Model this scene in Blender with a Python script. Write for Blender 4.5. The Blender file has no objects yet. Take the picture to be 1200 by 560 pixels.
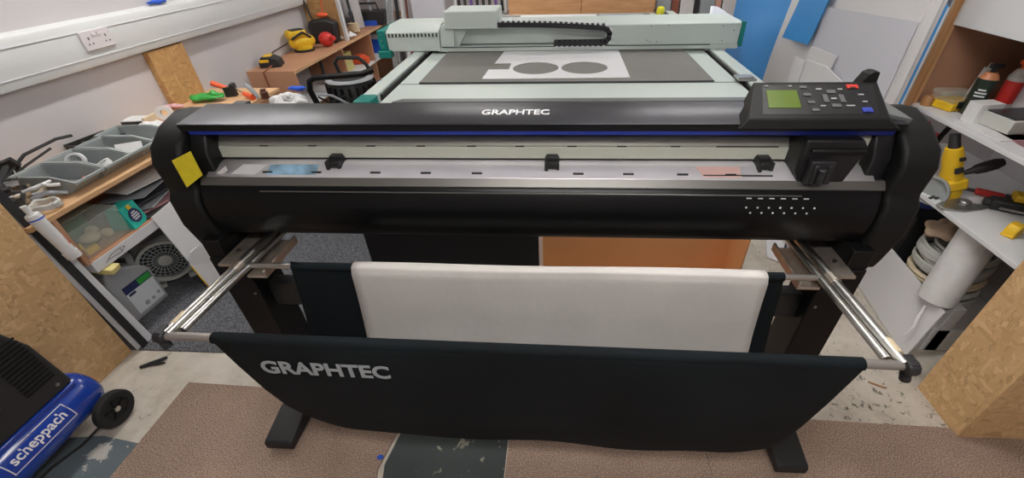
import bpy, bmesh, math, random
from mathutils import Vector, Matrix, Euler
random.seed(7)
S = bpy.context.scene
COL = S.collection
PI = math.pi

# ------------------------------------------------------------------ materials
def mat(name, col, rough=.5, metal=0., var=0., vscale=8., bump=0., bscale=60., coat=0., alpha=1., trans=0., emit=None, es=0., spec=None, det=3.):
    m = bpy.data.materials.new(name); m.use_nodes = True
    nt = m.node_tree; b = nt.nodes['Principled BSDF']
    c = (*col, 1)
    b.inputs['Base Color'].default_value = c
    b.inputs['Roughness'].default_value = rough
    b.inputs['Metallic'].default_value = metal
    if spec is not None: b.inputs['Specular IOR Level'].default_value = spec
    if coat: b.inputs['Coat Weight'].default_value = coat; b.inputs['Coat Roughness'].default_value = .08
    if alpha < 1: b.inputs['Alpha'].default_value = alpha
    if trans: b.inputs['Transmission Weight'].default_value = trans
    if emit: b.inputs['Emission Color'].default_value = (*emit, 1); b.inputs['Emission Strength'].default_value = es
    tc = nt.nodes.new('ShaderNodeTexCoord')
    if var:
        n = nt.nodes.new('ShaderNodeTexNoise'); n.inputs['Scale'].default_value = vscale; n.inputs['Detail'].default_value = det
        nt.links.new(tc.outputs['Object'], n.inputs['Vector'])
        r = nt.nodes.new('ShaderNodeValToRGB')
        r.color_ramp.elements[0].position = .3; r.color_ramp.elements[1].position = .7
        r.color_ramp.elements[0].color = tuple(x*(1-var) for x in col)+(1,)
        r.color_ramp.elements[1].color = tuple(min(1, x*(1+var)) for x in col)+(1,)
        nt.links.new(n.outputs['Fac'], r.inputs['Fac']); nt.links.new(r.outputs['Color'], b.inputs['Base Color'])
    if bump:
        n2 = nt.nodes.new('ShaderNodeTexNoise'); n2.inputs['Scale'].default_value = bscale; n2.inputs['Detail'].default_value = 4
        nt.links.new(tc.outputs['Object'], n2.inputs['Vector'])
        bp = nt.nodes.new('ShaderNodeBump'); bp.inputs['Strength'].default_value = bump; bp.inputs['Distance'].default_value = .01
        nt.links.new(n2.outputs['Fac'], bp.inputs['Height']); nt.links.new(bp.outputs['Normal'], b.inputs['Normal'])
    return m

def ramp(nt, fac, stops, interp='LINEAR'):
    r = nt.nodes.new('ShaderNodeValToRGB'); r.color_ramp.interpolation = interp
    e = r.color_ramp.elements
    e[0].position, e[0].color = stops[0][0], (*stops[0][1], 1)
    e[1].position, e[1].color = stops[-1][0], (*stops[-1][1], 1)
    for p, c in stops[1:-1]:
        k = e.new(p); k.color = (*c, 1)
    nt.links.new(fac, r.inputs['Fac'])
    return r.outputs['Color']

def mixc(nt, f, a, b, mode='MIX'):
    m = nt.nodes.new('ShaderNodeMix'); m.data_type = 'RGBA'; m.blend_type = mode
    if hasattr(f, 'is_output'): nt.links.new(f, m.inputs[0])
    else: m.inputs[0].default_value = f
    for v, i in ((a, 6), (b, 7)):
        if hasattr(v, 'is_output'): nt.links.new(v, m.inputs[i])
        else: m.inputs[i].default_value = (*v, 1)
    return m.outputs[2]

def osb_mat(name, tint=(1, 1, 1)):
    m = bpy.data.materials.new(name); m.use_nodes = True; nt = m.node_tree; b = nt.nodes['Principled BSDF']
    tc = nt.nodes.new('ShaderNodeTexCoord')
    cols = []
    for k, (rot, sc) in enumerate((((.3, .5, .2), (15, 70, 46)), ((1.2, -.4, 1.1), (66, 16, 40)), ((-.7, 1.0, 2.2), (40, 60, 15)))):
        mp = nt.nodes.new('ShaderNodeMapping'); mp.inputs['Rotation'].default_value = rot; mp.inputs['Scale'].default_value = sc
        nt.links.new(tc.outputs['Object'], mp.inputs['Vector'])
        dn = nt.nodes.new('ShaderNodeTexNoise'); dn.inputs['Scale'].default_value = .35
        nt.links.new(mp.outputs['Vector'], dn.inputs['Vector'])
        av = nt.nodes.new('ShaderNodeVectorMath'); av.operation = 'MULTIPLY_ADD'
        nt.links.new(dn.outputs['Color'], av.inputs[0]); av.inputs[1].default_value = (1.6, 1.6, 1.6); nt.links.new(mp.outputs['Vector'], av.inputs[2])
        v = nt.nodes.new('ShaderNodeTexVoronoi'); v.inputs['Scale'].default_value = 1.
        nt.links.new(av.outputs['Vector'], v.inputs['Vector'])
        bw = nt.nodes.new('ShaderNodeSeparateColor'); nt.links.new(v.outputs['Color'], bw.inputs['Color'])
        t = tint
        cols.append(ramp(nt, bw.outputs[0], [(0, (.34*t[0], .17*t[1], .065*t[2])), (.2, (.54*t[0], .32*t[1], .14*t[2])), (.75, (.64*t[0], .41*t[1], .19*t[2])), (1, (.82*t[0], .60*t[1], .33*t[2]))]))
    n = nt.nodes.new('ShaderNodeTexNoise'); n.inputs['Scale'].default_value = 14; nt.links.new(tc.outputs['Object'], n.inputs['Vector'])
    f = nt.nodes.new('ShaderNodeMath'); f.operation = 'GREATER_THAN'; f.inputs[1].default_value = .5; nt.links.new(n.outputs['Fac'], f.inputs[0])
    c = mixc(nt, f.outputs[0], cols[0], cols[1])
    n2 = nt.nodes.new('ShaderNodeTexNoise'); n2.inputs['Scale'].default_value = 19; n2.inputs['Distortion'].default_value = 1.; nt.links.new(tc.outputs['Object'], n2.inputs['Vector'])
    f2 = nt.nodes.new('ShaderNodeMath'); f2.operation = 'GREATER_THAN'; f2.inputs[1].default_value = .55; nt.links.new(n2.outputs['Fac'], f2.inputs[0])
    c = mixc(nt, f2.outputs[0], c, cols[2])
    n3 = nt.nodes.new('ShaderNodeTexNoise'); n3.inputs['Scale'].default_value = 5; nt.links.new(tc.outputs['Object'], n3.inputs['Vector'])
    base = (.74*tint[0], .49*tint[1], .25*tint[2])
    c = mixc(nt, .5, c, base)
    nt.links.new(c, b.inputs['Base Color']); b.inputs['Roughness'].default_value = .6
    bp = nt.nodes.new('ShaderNodeBump'); bp.inputs['Strength'].default_value = .15; nt.links.new(c, bp.inputs['Height']); nt.links.new(bp.outputs['Normal'], b.inputs['Normal'])
    return m

def carpet_mat(name, cols, scale=260, big=.12):
    m = bpy.data.materials.new(name); m.use_nodes = True; nt = m.node_tree; b = nt.nodes['Principled BSDF']
    tc = nt.nodes.new('ShaderNodeTexCoord')
    n = nt.nodes.new('ShaderNodeTexNoise'); n.inputs['Scale'].default_value = scale; n.inputs['Detail'].default_value = 3
    nt.links.new(tc.outputs['Object'], n.inputs['Vector'])
    c = ramp(nt, n.outputs['Fac'], [(.32, cols[0]), (.5, cols[1]), (.68, cols[2])])
    n2 = nt.nodes.new('ShaderNodeTexNoise'); n2.inputs['Scale'].default_value = 3; n2.inputs['Detail'].default_value = 6
    nt.links.new(tc.outputs['Object'], n2.inputs['Vector'])
    c2 = ramp(nt, n2.outputs['Fac'], [(.3, (1-big,)*3), (.7, (1+big,)*3)])
    c = mixc(nt, 1., c, c2, 'MULTIPLY')
    nt.links.new(c, b.inputs['Base Color']); b.inputs['Roughness'].default_value = .95; b.inputs['Specular IOR Level'].default_value = .1
    bp = nt.nodes.new('ShaderNodeBump'); bp.inputs['Strength'].default_value = .6; bp.inputs['Distance'].default_value = .01
    nt.links.new(n.outputs['Fac'], bp.inputs['Height']); nt.links.new(bp.outputs['Normal'], b.inputs['Normal'])
    return m

def speckled(name, base, fleck, thr=.62, scale=28, base2=None, rough=.7, fine=90):
    """painted concrete: a base colour with worn flecks of another colour"""
    m = bpy.data.materials.new(name); m.use_nodes = True; nt = m.node_tree; b = nt.nodes['Principled BSDF']
    tc = nt.nodes.new('ShaderNodeTexCoord')
    n = nt.nodes.new('ShaderNodeTexNoise'); n.inputs['Scale'].default_value = scale; n.inputs['Detail'].default_value = 8; n.inputs['Roughness'].default_value = .65; n.inputs['Distortion'].default_value = .4
    nt.links.new(tc.outputs['Object'], n.inputs['Vector'])
    f = ramp(nt, n.outputs['Fac'], [(thr, (0, 0, 0)), (thr+.03, (1, 1, 1))])
    n2 = nt.nodes.new('ShaderNodeTexNoise'); n2.inputs['Scale'].default_value = 4; n2.inputs['Detail'].default_value = 8
    nt.links.new(tc.outputs['Object'], n2.inputs['Vector'])
    bb = ramp(nt, n2.outputs['Fac'], [(.35, base), (.65, base2 or base)])
    c = mixc(nt, f, bb, fleck)
    nt.links.new(c, b.inputs['Base Color']); b.inputs['Roughness'].default_value = rough
    bp = nt.nodes.new('ShaderNodeBump'); bp.inputs['Strength'].default_value = .25; bp.inputs['Distance'].default_value = .01
    nt.links.new(n.outputs['Fac'], bp.inputs['Height']); nt.links.new(bp.outputs['Normal'], b.inputs['Normal'])
    return m

def concrete_mat():
    m = bpy.data.materials.new('worn_white_concrete'); m.use_nodes = True; nt = m.node_tree; b = nt.nodes['Principled BSDF']
    tc = nt.nodes.new('ShaderNodeTexCoord')
    sx = nt.nodes.new('ShaderNodeSeparateXYZ'); nt.links.new(tc.outputs['Object'], sx.inputs[0])
    def noise(sc, det, ro=.6, di=0.):
        n = nt.nodes.new('ShaderNodeTexNoise'); n.inputs['Scale'].default_value = sc; n.inputs['Detail'].default_value = det
        n.inputs['Roughness'].default_value = ro; n.inputs['Distortion'].default_value = di
        nt.links.new(tc.outputs['Object'], n.inputs['Vector']); return n.outputs['Fac']
    def mth(op, a, c):
        k = nt.nodes.new('ShaderNodeMath'); k.operation = op
        for v, i in ((a, 0), (c, 1)):
            if hasattr(v, 'is_output'): nt.links.new(v, k.inputs[i])
            else: k.inputs[i].default_value = v
        return k.outputs[0]
    base = ramp(nt, noise(5, 9, .65), [(.33, (.47, .42, .35)), (.5, (.60, .55, .475)), (.68, (.68, .63, .56))])
    nz = noise(26, 10, .7, .8)
    right = mth('MULTIPLY', mth('GREATER_THAN', sx.outputs[0], .3), .035)          # more wear on the right-hand side
    edge = nt.nodes.new('ShaderNodeMapRange'); edge.inputs[1].default_value = 1.38; edge.inputs[2].default_value = 1.10; edge.inputs[3].default_value = 0.; edge.inputs[4].default_value = .045
    nt.links.new(sx.outputs[1], edge.inputs[0])
    nn = mth('ADD', mth('ADD', nz, right), mth('MULTIPLY', edge.outputs[0], mth('GREATER_THAN', sx.outputs[0], .3)))
    f = ramp(nt, nn, [(.635, (0, 0, 0)), (.67, (1, 1, 1))])
    c = mixc(nt, f, base, (.13, .12, .10))
    smear = ramp(nt, noise(2.2, 6, .7, 1.5), [(.56, (0, 0, 0)), (.72, (.5, .5, .5))])
    c = mixc(nt, smear, c, (.36, .31, .25))
    nt.links.new(c, b.inputs['Base Color']); b.inputs['Roughness'].default_value = .7
    bp = nt.nodes.new('ShaderNodeBump'); bp.inputs['Strength'].default_value = .2; bp.inputs['Distance'].default_value = .01
    nt.links.new(nz, bp.inputs['Height']); nt.links.new(bp.outputs['Normal'], b.inputs['Normal'])
    return m

def wood_mat(name, a, c2, scale=(2, 30, 30), rough=.55):
    m = bpy.data.materials.new(name); m.use_nodes = True; nt = m.node_tree; b = nt.nodes['Principled BSDF']
    tc = nt.nodes.new('ShaderNodeTexCoord'); mp = nt.nodes.new('ShaderNodeMapping'); mp.inputs['Scale'].default_value = scale
    nt.links.new(tc.outputs['Object'], mp.inputs['Vector'])
    n = nt.nodes.new('ShaderNodeTexNoise'); n.inputs['Scale'].default_value = 1.; n.inputs['Detail'].default_value = 5; n.inputs['Distortion'].default_value = .6
    nt.links.new(mp.outputs['Vector'], n.inputs['Vector'])
    nt.links.new(ramp(nt, n.outputs['Fac'], [(.3, a), (.7, c2)]), b.inputs['Base Color']); b.inputs['Roughness'].default_value = rough
    return m

M = {}
M['black'] = mat('black_shell', (.006, .006, .007), .45, var=.15, vscale=20)
M['cap'] = mat('matt_black_cap', (.0065, .007, .007), .55, bump=.05, bscale=400, spec=.28)
M['gloss'] = mat('satin_dark_cover', (.075, .075, .085), .36, metal=.75)
M['frontgloss'] = mat('front_cover_black', (.003, .0035, .004), .34, spec=.3)
M['blue'] = mat('blue_strip', (.025, .05, .40), .35)
M['rail'] = mat('rail_paint', (.50, .52, .44), .45)
M['railm'] = mat('rail_metal', (.42, .42, .38), .35, metal=.6)
M['platen'] = mat('platen_metal', (.90, .88, .93), .25, metal=.4, var=.1, vscale=7)
M['platenedge'] = mat('platen_edge', (.17, .165, .155), .4, metal=.6)
M['screen'] = mat('lcd_screen', (.07, .115, .006), .3, emit=(.16, .26, .01), es=.08)
M['key'] = mat('grey_key', (.09, .09, .095), .5)
M['redkey'] = mat('red_key', (.5, .03, .02), .5)
M['bluekey'] = mat('blue_key', (.03, .05, .35), .5)
M['whitemark'] = mat('white_print', (.75, .76, .78), .5)
M['legend'] = mat('grey_legend', (.30, .30, .32), .5)
M['logo'] = mat('silver_logo', (.8, .8, .82), .35)
M['greylogo'] = mat('grey_fabric_print', (.33, .36, .38), .7)
M['label'] = mat('yellow_label', (.72, .58, .02), .5, var=.06, vscale=60)
M['alu'] = mat('aluminium_tube', (.62, .61, .58), .3, metal=1., var=.1, vscale=15)
M['bracket'] = mat('bracket_metal', (.60, .53, .46), .35, metal=.85, var=.12, vscale=30)
M['leg'] = mat('leg_black', (.0045, .0045, .005), .5, spec=.3)
M['beam'] = mat('beam_dark_grey', (.022, .022, .022), .5)
M['foot'] = mat('foot_dark_grey', (.016, .016, .018), .45, spec=.35)
M['tubegrey'] = mat('tube_grey', (.33, .3, .28), .4, metal=.5)
M['cloth'] = mat('black_cloth', (.005, .0085, .011), .85, var=.3, vscale=3, bump=.2, bscale=700, spec=.25)
M['sheet'] = mat('off_white_canvas', (.66, .63, .60), .85, var=.05, vscale=5, bump=.15, bscale=30)
M['fbwhite'] = mat('machine_white', (.55, .615, .58), .45)
M['fbgrey'] = mat('machine_grey_green', (.50, .56, .53), .45)
M['teal'] = mat('teal_plastic', (.0, .2, .17), .45)
M['mat'] = mat('grey_felt_mat', (.20, .195, .18), .85, var=.05, vscale=3)
M['matedge'] = mat('dark_edge', (.05, .05, .055), .6)
M['chain'] = mat('chain_black', (.02, .02, .025), .5)
M['greystrip'] = mat('front_strip_grey', (.13, .14, .14), .4)
M['sheetwhite'] = mat('white_board', (.74, .74, .76), .5)
M['wall'] = mat('wall_white_paint', (.58, .555, .565), .85, var=.02, vscale=2, bump=.03, bscale=20)
M['trunk'] = mat('trunking_white', (.66, .675, .675), .4)
M['ceil'] = mat('ceiling_white', (.8, .8, .8), .9)
M['socket'] = mat('socket_white', (.72, .68, .70), .35)
M['dark'] = mat('dark_hole', (.02, .02, .02), .7)
M['osb'] = osb_mat('osb_board')
M['osb2'] = osb_mat('osb_brown', (.78, .70, .58))
M['mdf'] = mat('brown_board', (.48, .25, .145), .6, var=.08, vscale=4)
M['mdfdark'] = mat('brown_hardboard', (.38, .20, .125), .65, var=.06, vscale=4)
M['ply'] = wood_mat('plywood', (.55, .28, .12), (.68, .38, .19), (3, 3, 25))
M['pine'] = wood_mat('pine', (.62, .36, .18), (.74, .48, .28), (30, 2, 3))
M['pinev'] = wood_mat('pine_upright', (.52, .27, .12), (.66, .40, .2), (30, 30, 2))
M['shelfwhite'] = mat('shelf_white', (.68, .69, .71), .5)
M['ctray'] = mat('tray_grey', (.33, .36, .36), .5, var=.08, vscale=12)
M['yellow'] = mat('tool_yellow', (.8, .5, .02), .45)
M['toolblack'] = mat('tool_black', (.02, .02, .022), .5)
M['red'] = mat('tool_red', (.6, .03, .025), .45)
M['orange'] = mat('tool_orange', (.85, .12, .04), .45)
M['green'] = mat('green_plastic', (.04, .36, .06), .4)
M['tealbox'] = mat('turquoise_carton', (.02, .48, .40), .5)
M['navy'] = mat('navy_print', (.02, .03, .10), .5)
M['steel'] = mat('steel', (.4, .4, .4), .35, metal=.9, var=.2, vscale=20)
M['darksteel'] = mat('dark_steel', (.09, .085, .08), .45, metal=.7, var=.3, vscale=30)
M['clear'] = mat('clear_plastic', (.75, .82, .76), .1, alpha=.2)
M['jug'] = mat('jug_grey_plastic', (.36, .37, .385), .35)
M['jug_label'] = mat('jug_label_white', (.7, .73, .78), .5)
M['fanbody'] = mat('fan_cream_grey', (.52, .52, .49), .5)
M['tank'] = mat('tank_blue', (.01, .05, .36), .22, coat=.5)
M['rubber'] = mat('rubber', (.015, .015, .015), .8)
M['bluebright'] = mat('blue_plastic', (.02, .1, .6), .45)
M['darkblue'] = mat('dark_blue_plastic', (.015, .03, .22), .45)
M['boardblue'] = mat('sky_blue_board', (.05, .30, .72), .4)
M['boardlilac'] = mat('pale_lilac_board', (.60, .60, .66), .45)
M['boardwhite'] = mat('white_foam_board', (.70, .69, .70), .5)
M['boardgrey'] = mat('grey_board', (.33, .36, .38), .5)
M['pinkboard'] = mat('pink_board', (.6, .33, .27), .6)
M['maroon'] = mat('red_brown_board', (.25, .07, .04), .6)
M['cardboard'] = mat('cardboard', (.80, .40, .17), .8, var=.06, vscale=2)
M['paper'] = mat('paper_white', (.72, .72, .72), .7, var=.05, vscale=20)
M['papergrey'] = mat('paper_grey', (.35, .37, .40), .5)
M['magpink'] = mat('magazine_pink', (.38, .2, .22), .4, var=.6, vscale=12)
M['magdark'] = mat('magazine_dark', (.05, .05, .06), .35, var=.6, vscale=9)
M['blackpanel'] = mat('black_board', (.012, .013, .016), .7)
M['cablegrey'] = mat('cable_grey', (.52, .53, .50), .5)
M['cablecream'] = mat('cable_cream', (.66, .55, .38), .5)
M['beige'] = mat('beige_cloth', (.55, .40, .29), .9, bump=.3, bscale=30)
M['violet'] = mat('violet', (.16, .08, .30), .5)
M['canblack'] = mat('can_dark_green', (.02, .035, .025), .3)
M['canorange'] = mat('can_copper', (.62, .25, .12), .4)
M['amber'] = mat('amber_resin', (.4, .2, .08), .4)
M['lightbody'] = mat('light_frame', (.8, .8, .8), .4)
M['diffuser'] = mat('light_diffuser', (.9, .9, .9), .5, emit=(1, .97, .93), es=27.)
M['tube_light'] = mat('tube_light_diffuser', (.9, .9, .9), .5, emit=(1, .97, .93), es=58.)
M['conc'] = concrete_mat()
M['bluepaint'] = speckled('blue_grey_painted_concrete', (.105, .135, .15), (.5, .48, .44), .58, 9, (.13, .16, .175))
M['greenpaint'] = speckled('worn_green_black_floor', (.035, .045, .045), (.34, .33, .26), .61, 14, (.05, .062, .06))
M['carpetb'] = carpet_mat('brown_carpet', ((.17, .115, .085), (.36, .255, .20), (.58, .44, .36)), 230)
M['carpetg'] = carpet_mat('grey_carpet', ((.04, .042, .05), (.12, .125, .14), (.24, .245, .26)), 170)

# ------------------------------------------------------------------ mesh builder
class MB:
    def __init__(s): s.v = []; s.f = []; s.sm = []
    def add(s, vs, fs, M=None, smooth=False):
        b = len(s.v)
        for p in vs:
            p = Vector(p)
            if M is not None: p = M @ p
            s.v.append(p)
        for f in fs: s.f.append([b+i for i in f]); s.sm.append(smooth)
        return s
    def box(s, x0, x1, y0, y1, z0, z1, M=None):
        vs = [(x, y, z) for z in (z0, z1) for y in (y0, y1) for x in (x0, x1)]
        return s.add(vs, [(0, 2, 3, 1), (4, 5, 7, 6), (0, 1, 5, 4), (2, 6, 7, 3), (0, 4, 6, 2), (1, 3, 7, 5)], M)
    def prism(s, poly, axis, a, b, M=None, smooth=False):
        n = len(poly); vs = []
        for t in (a, b):
            for p, q in poly:
                vs.append({'x': (t, p, q), 'y': (p, t, q), 'z': (p, q, t)}[axis])
        fs = [list(range(n))[::-1], list(range(n, 2*n))]+[(i, (i+1) % n, n+(i+1) % n, n+i) for i in range(n)]
        s.add(vs, fs[:2], M); b0 = len(s.v)-2*n
        for f in fs[2:]: s.f.append([b0+i for i in f]); s.sm.append(smooth)
        return s
    def lathe(s, prof, c=(0, 0, 0), d=(0, 0, 1), n=28, M=None, caps=True):
        d = Vector(d).normalized(); q = d.to_track_quat('Z', 'Y').to_matrix()
        c = Vector(c); vs = []
        for r, h in prof:
            for i in range(n):
                a = 2*PI*i/n; vs.append(c+q @ Vector((r*math.cos(a), r*math.sin(a), h)))
        fs = []
        for k in range(len(prof)-1):
            for i in range(n): fs.append((k*n+i, k*n+(i+1) % n, (k+1)*n+(i+1) % n, (k+1)*n+i))
        s.add(vs, fs, M, True); b0 = len(s.v)-len(vs)
        if caps:
            s.f.append([b0+i for i in range(n)][::-1]); s.sm.append(False)
            s.f.append([b0+(len(prof)-1)*n+i for i in range(n)]); s.sm.append(False)
        return s
    def cyl(s, p0, p1, r0, r1=None, n=24, M=None):
        p0 = Vector(p0); p1 = Vector(p1); d = p1-p0
        return s.lathe([(r0, 0), (r0 if r1 is None else r1, d.length)], p0, d, n, M)
    def tube(s, pts, r, n=10, M=None, closed=False):
        pts = [Vector(p) for p in pts]; m = len(pts); vs = []
        up = Vector((0, 0, 1)); prev = None
        for i, p in enumerate(pts):
            if closed: t = pts[(i+1) % m]-pts[i-1]
            else: t = pts[min(i+1, m-1)]-pts[max(i-1, 0)]
            t.normalize()
            if prev is None:
                a = t.cross(up)
                if a.length < .05: a = t.cross(Vector((1, 0, 0)))
            else:
                a = prev-t*prev.dot(t)
                if a.length < 1e-4: a = t.cross(up)
            a.normalize(); prev = a; b = t.cross(a)
            rr = r[i] if isinstance(r, (list, tuple)) else r
            for k in range(n):
                an = 2*PI*k/n; vs.append(p+a*math.cos(an)*rr+b*math.sin(an)*rr)
        fs = []
        for i in range(m if closed else m-1):
            j = (i+1) % m
            for k in range(n): fs.append((i*n+k, i*n+(k+1) % n, j*n+(k+1) % n, j*n+k))
        s.add(vs, fs, M, True); b0 = len(s.v)-len(vs)
        if not closed:
            s.f.append([b0+k for k in range(n)][::-1]); s.sm.append(False)
            s.f.append([b0+(m-1)*n+k for k in range(n)]); s.sm.append(False)
        return s
    def ball(s, c, r, sc=(1, 1, 1), M=None, nu=20, nv=12):
        vs = []; c = Vector(c)
        for j in range(nv+1):
            th = PI*j/nv
            for i in range(nu):
                a = 2*PI*i/nu
                vs.append(c+Vector((r*sc[0]*math.sin(th)*math.cos(a), r*sc[1]*math.sin(th)*math.sin(a), r*sc[2]*math.cos(th))))
        fs = [(j*nu+i, (j+1)*nu+i, (j+1)*nu+(i+1) % nu, j*nu+(i+1) % nu) for j in range(nv) for i in range(nu)]
        return s.add(vs, fs, M, True)
    def plate(s, pts, th, M=None):
        """flat polygon with thickness th behind it (against its normal)"""
        P = [Vector(p) for p in pts]; n = (P[1]-P[0]).cross(P[2]-P[0]).normalized(); k = len(P)
        vs = P+[p-n*th for p in P]
        return s.add(vs, [list(range(k)), list(range(k, 2*k))[::-1]]+[(i, k+i, k+(i+1) % k, (i+1) % k) for i in range(k)], M)
    def grid(s, fn, nu, nv, M=None):
        vs = [fn(i/nu, j/nv) for j in range(nv+1) for i in range(nu+1)]
        w = nu+1
        return s.add(vs, [(j*w+i, j*w+i+1, (j+1)*w+i+1, (j+1)*w+i) for j in range(nv) for i in range(nu)], M, True)

OFF = {}
def build(name, mb, m, parent=None, bevel=0., solid=0., sub=0, seg=2, label=None):
    off = Vector((0, 0, 0)); 
    if parent is not None:
        r = parent
        while r.parent: r = r.parent
        off = OFF.get(r.name, off)
    me = bpy.data.meshes.new(name)
    me.from_pydata([tuple(v-off) for v in mb.v], [], mb.f); me.update()
    bm = bmesh.new(); bm.from_mesh(me)
    bmesh.ops.remove_doubles(bm, verts=bm.verts, dist=1e-5)
    bmesh.ops.recalc_face_normals(bm, faces=bm.faces)
    bm.to_mesh(me); bm.free()
    ms = [m] if not isinstance(m, (list, tuple)) else m
    for x in ms: me.materials.append(M[x] if isinstance(x, str) else x)
    for p in me.polygons: p.use_smooth = True
    try: me.set_sharp_from_angle(angle=math.radians(38))
    except Exception: pass
    o = bpy.data.objects.new(name, me); COL.objects.link(o)
    if parent is not None: o.parent = parent
    if solid: k = o.modifiers.new('solid', 'SOLIDIFY'); k.thickness = solid; k.offset = 0
    if sub: k = o.modifiers.new('sub', 'SUBSURF'); k.levels = sub; k.render_levels = sub
    if bevel:
        k = o.modifiers.new('bevel', 'BEVEL'); k.width = bevel; k.segments = seg; k.limit_method = 'ANGLE'; k.angle_limit = math.radians(40)
    if label: o['label'] = label
    return o

def thing(name, label, cat, loc, rz=0., group=None, world=True, rot=None):
    o = bpy.data.objects.new(name, None); COL.objects.link(o); o.empty_display_size = .05
    o.location = loc
    if rot: o.rotation_euler = rot
    else: o.rotation_euler = (0, 0, rz)
    o['label'] = label; o['category'] = cat
    if group: o['group'] = group
    if world and rz == 0 and not rot: OFF[o.name] = Vector(loc)
    return o

def single(name, label, cat, mb, m, loc=(0, 0, 0), rot=(0, 0, 0), group=None, bevel=0., solid=0., sub=0, world=False):
    """a thing that is one mesh; world=True: vertices are given in world coordinates, origin moved to loc"""
    if world:
        L = Vector(loc)
        for v in mb.v: v -= L
    o = build(name, mb, m, None, bevel, solid, sub)
    o.location = loc; o.rotation_euler = rot
    o['label'] = label; o['category'] = cat
    if group: o['group'] = group
    return o

def struct(name, mb, m, bevel=0.):
    o = build(name, mb, m, None, bevel); o['kind'] = 'structure'; return o

def relabel(o, label, group=None):
    o['label'] = label
    if group: o['group'] = group
    return o

def copy_tree(o, loc=None, rz=None, label=None, group=None, parent=None):
    c = o.copy(); COL.objects.link(c)
    if parent is not None: c.parent = parent
    if loc is not None: c.location = loc
    if rz is not None: c.rotation_euler = (0, 0, rz)
    if label: c['label'] = label
    if group: c['group'] = group
    for ch in [x for x in bpy.data.objects if x.parent == o]: copy_tree(ch, parent=c)
    return c

def text_mb(txt, width, height, depth=.002, bold=.0, shear=0.):
    """text as mesh in the XY plane, centred, facing +Z"""
    cu = bpy.data.curves.new('t', 'FONT'); cu.body = txt; cu.size = 1.; cu.extrude = 0.; cu.offset = bold; cu.resolution_u = 3; cu.shear = shear
    ob = bpy.data.objects.new('t', cu); COL.objects.link(ob)
    dg = bpy.context.evaluated_depsgraph_get(); me = bpy.data.meshes.new_from_object(ob.evaluated_get(dg))
    bpy.data.objects.remove(ob); bpy.data.curves.remove(cu)
    xs = [v.co.x for v in me.vertices]; ys = [v.co.y for v in me.vertices]
    x0, x1, y0, y1 = min(xs), max(xs), min(ys), max(ys)
    mb = MB(); n = len(me.vertices)
    vs = [((v.co.x-(x0+x1)/2)/(x1-x0)*width, (v.co.y-(y0+y1)/2)/(y1-y0)*height, 0) for v in me.vertices]
    fs = [list(p.vertices) for p in me.polygons]
    mb.add(vs, fs)
    # little thickness
    from collections import Counter
    ec = Counter(); 
    for f in fs:
        for i in range(len(f)): ec[(f[i], f[(i+1) % len(f)])] += 1
    mb.add([(x, y, -depth) for x, y, z in vs], [f[::-1] for f in fs])
    for (a, b), k in ec.items():
        if (b, a) not in ec: mb.f.append([a, b, n+b, n+a][::-1]); mb.sm.append(False)
    bpy.data.meshes.remove(me)
    return mb

def frame(o, xd, yd):
    """matrix with origin o, X along xd, Y close to yd"""
    x = Vector(xd).normalized(); z = x.cross(Vector(yd)).normalized(); y = z.cross(x)
    m = Matrix((x, y, z)).transposed().to_4x4(); m.translation = Vector(o); return m

def xf(mb, m):
    mb.v = [m @ v for v in mb.v]; return mb

def rbox(w, d, h, r=0):  # local box on z=0 centred
    return MB().box(-w/2, w/2, -d/2, d/2, 0, h)

# ================================================================== ROOM
struct('floor', MB().box(-2.9, 2.3, -1.2, 7.3, -.06, 0), 'conc')
struct('floor_carpet_grey', MB().box(-2.9, -.88, 1.345, 2.9, 0, .008).box(-.88, -.1, 1.345, 1.7, 0, .008), 'carpetg')
# brown carpet tiles in front, their joints and the bare patch between them
def tile(name, poly, z=.009):
    struct(name, MB().prism(poly, 'z', 0, z), 'carpetb')
tile('floor_carpet_brown_1', [(-1.79, 1.16), (-1.80, -1.1), (-.95, -1.1), (-.945, 1.135)])
tile('floor_carpet_brown_2', [(-.941, 1.135), (-.946, .72), (-.70, .705), (-.72, .80), (-.685, .99), (-.70, 1.10)])
tile('floor_carpet_brown_3', [(-.941, .716), (-.941, -1.1), (.60, -1.1), (.60, .63), (-.70, .70)])
tile('floor_carpet_brown_4', [(-.205, .67), (.60, .634), (.60, 1.07), (-.205, 1.10)])
tile('floor_carpet_brown_5', [(.604, -1.1), (2.25, -1.1), (2.25, 1.05), (1.63, 1.08), (.98, 1.095), (.604, 1.07)])
struct('floor_patch_worn', MB().prism([(-.68, .72), (-.21, .68), (-.21, 1.1), (-.72, 1.1), (-.67, .99), (-.70, .82)], 'z', 0, .003), 'greenpaint')
struct('floor_patch_blue', MB().prism([(-2.9, -1.1), (-1.805, -1.1), (-1.80, .86), (-1.98, .885), (-2.12, .87), (-2.3, .90), (-2.9, .9)], 'z', 0, .002), 'bluepaint')
struct('wall_left', MB().box(-2.9, -2.8, -1.2, 7.3, 0, 2.6), 'wall')
struct('wall_right', MB().box(2.2, 2.3, -1.2, 7.3, 0, 2.6), 'wall')
struct('wall_back', MB().box(-2.9, 2.3, 7.2, 7.3, 0, 2.6), 'wall')
struct('wall_front', MB().box(-2.9, 2.3, -1.3, -1.2, 0, 2.6), 'wall')
struct('ceiling', MB().box(-2.9, 2.3, -1.3, 7.3, 2.6, 2.66), 'ceil')

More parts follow.
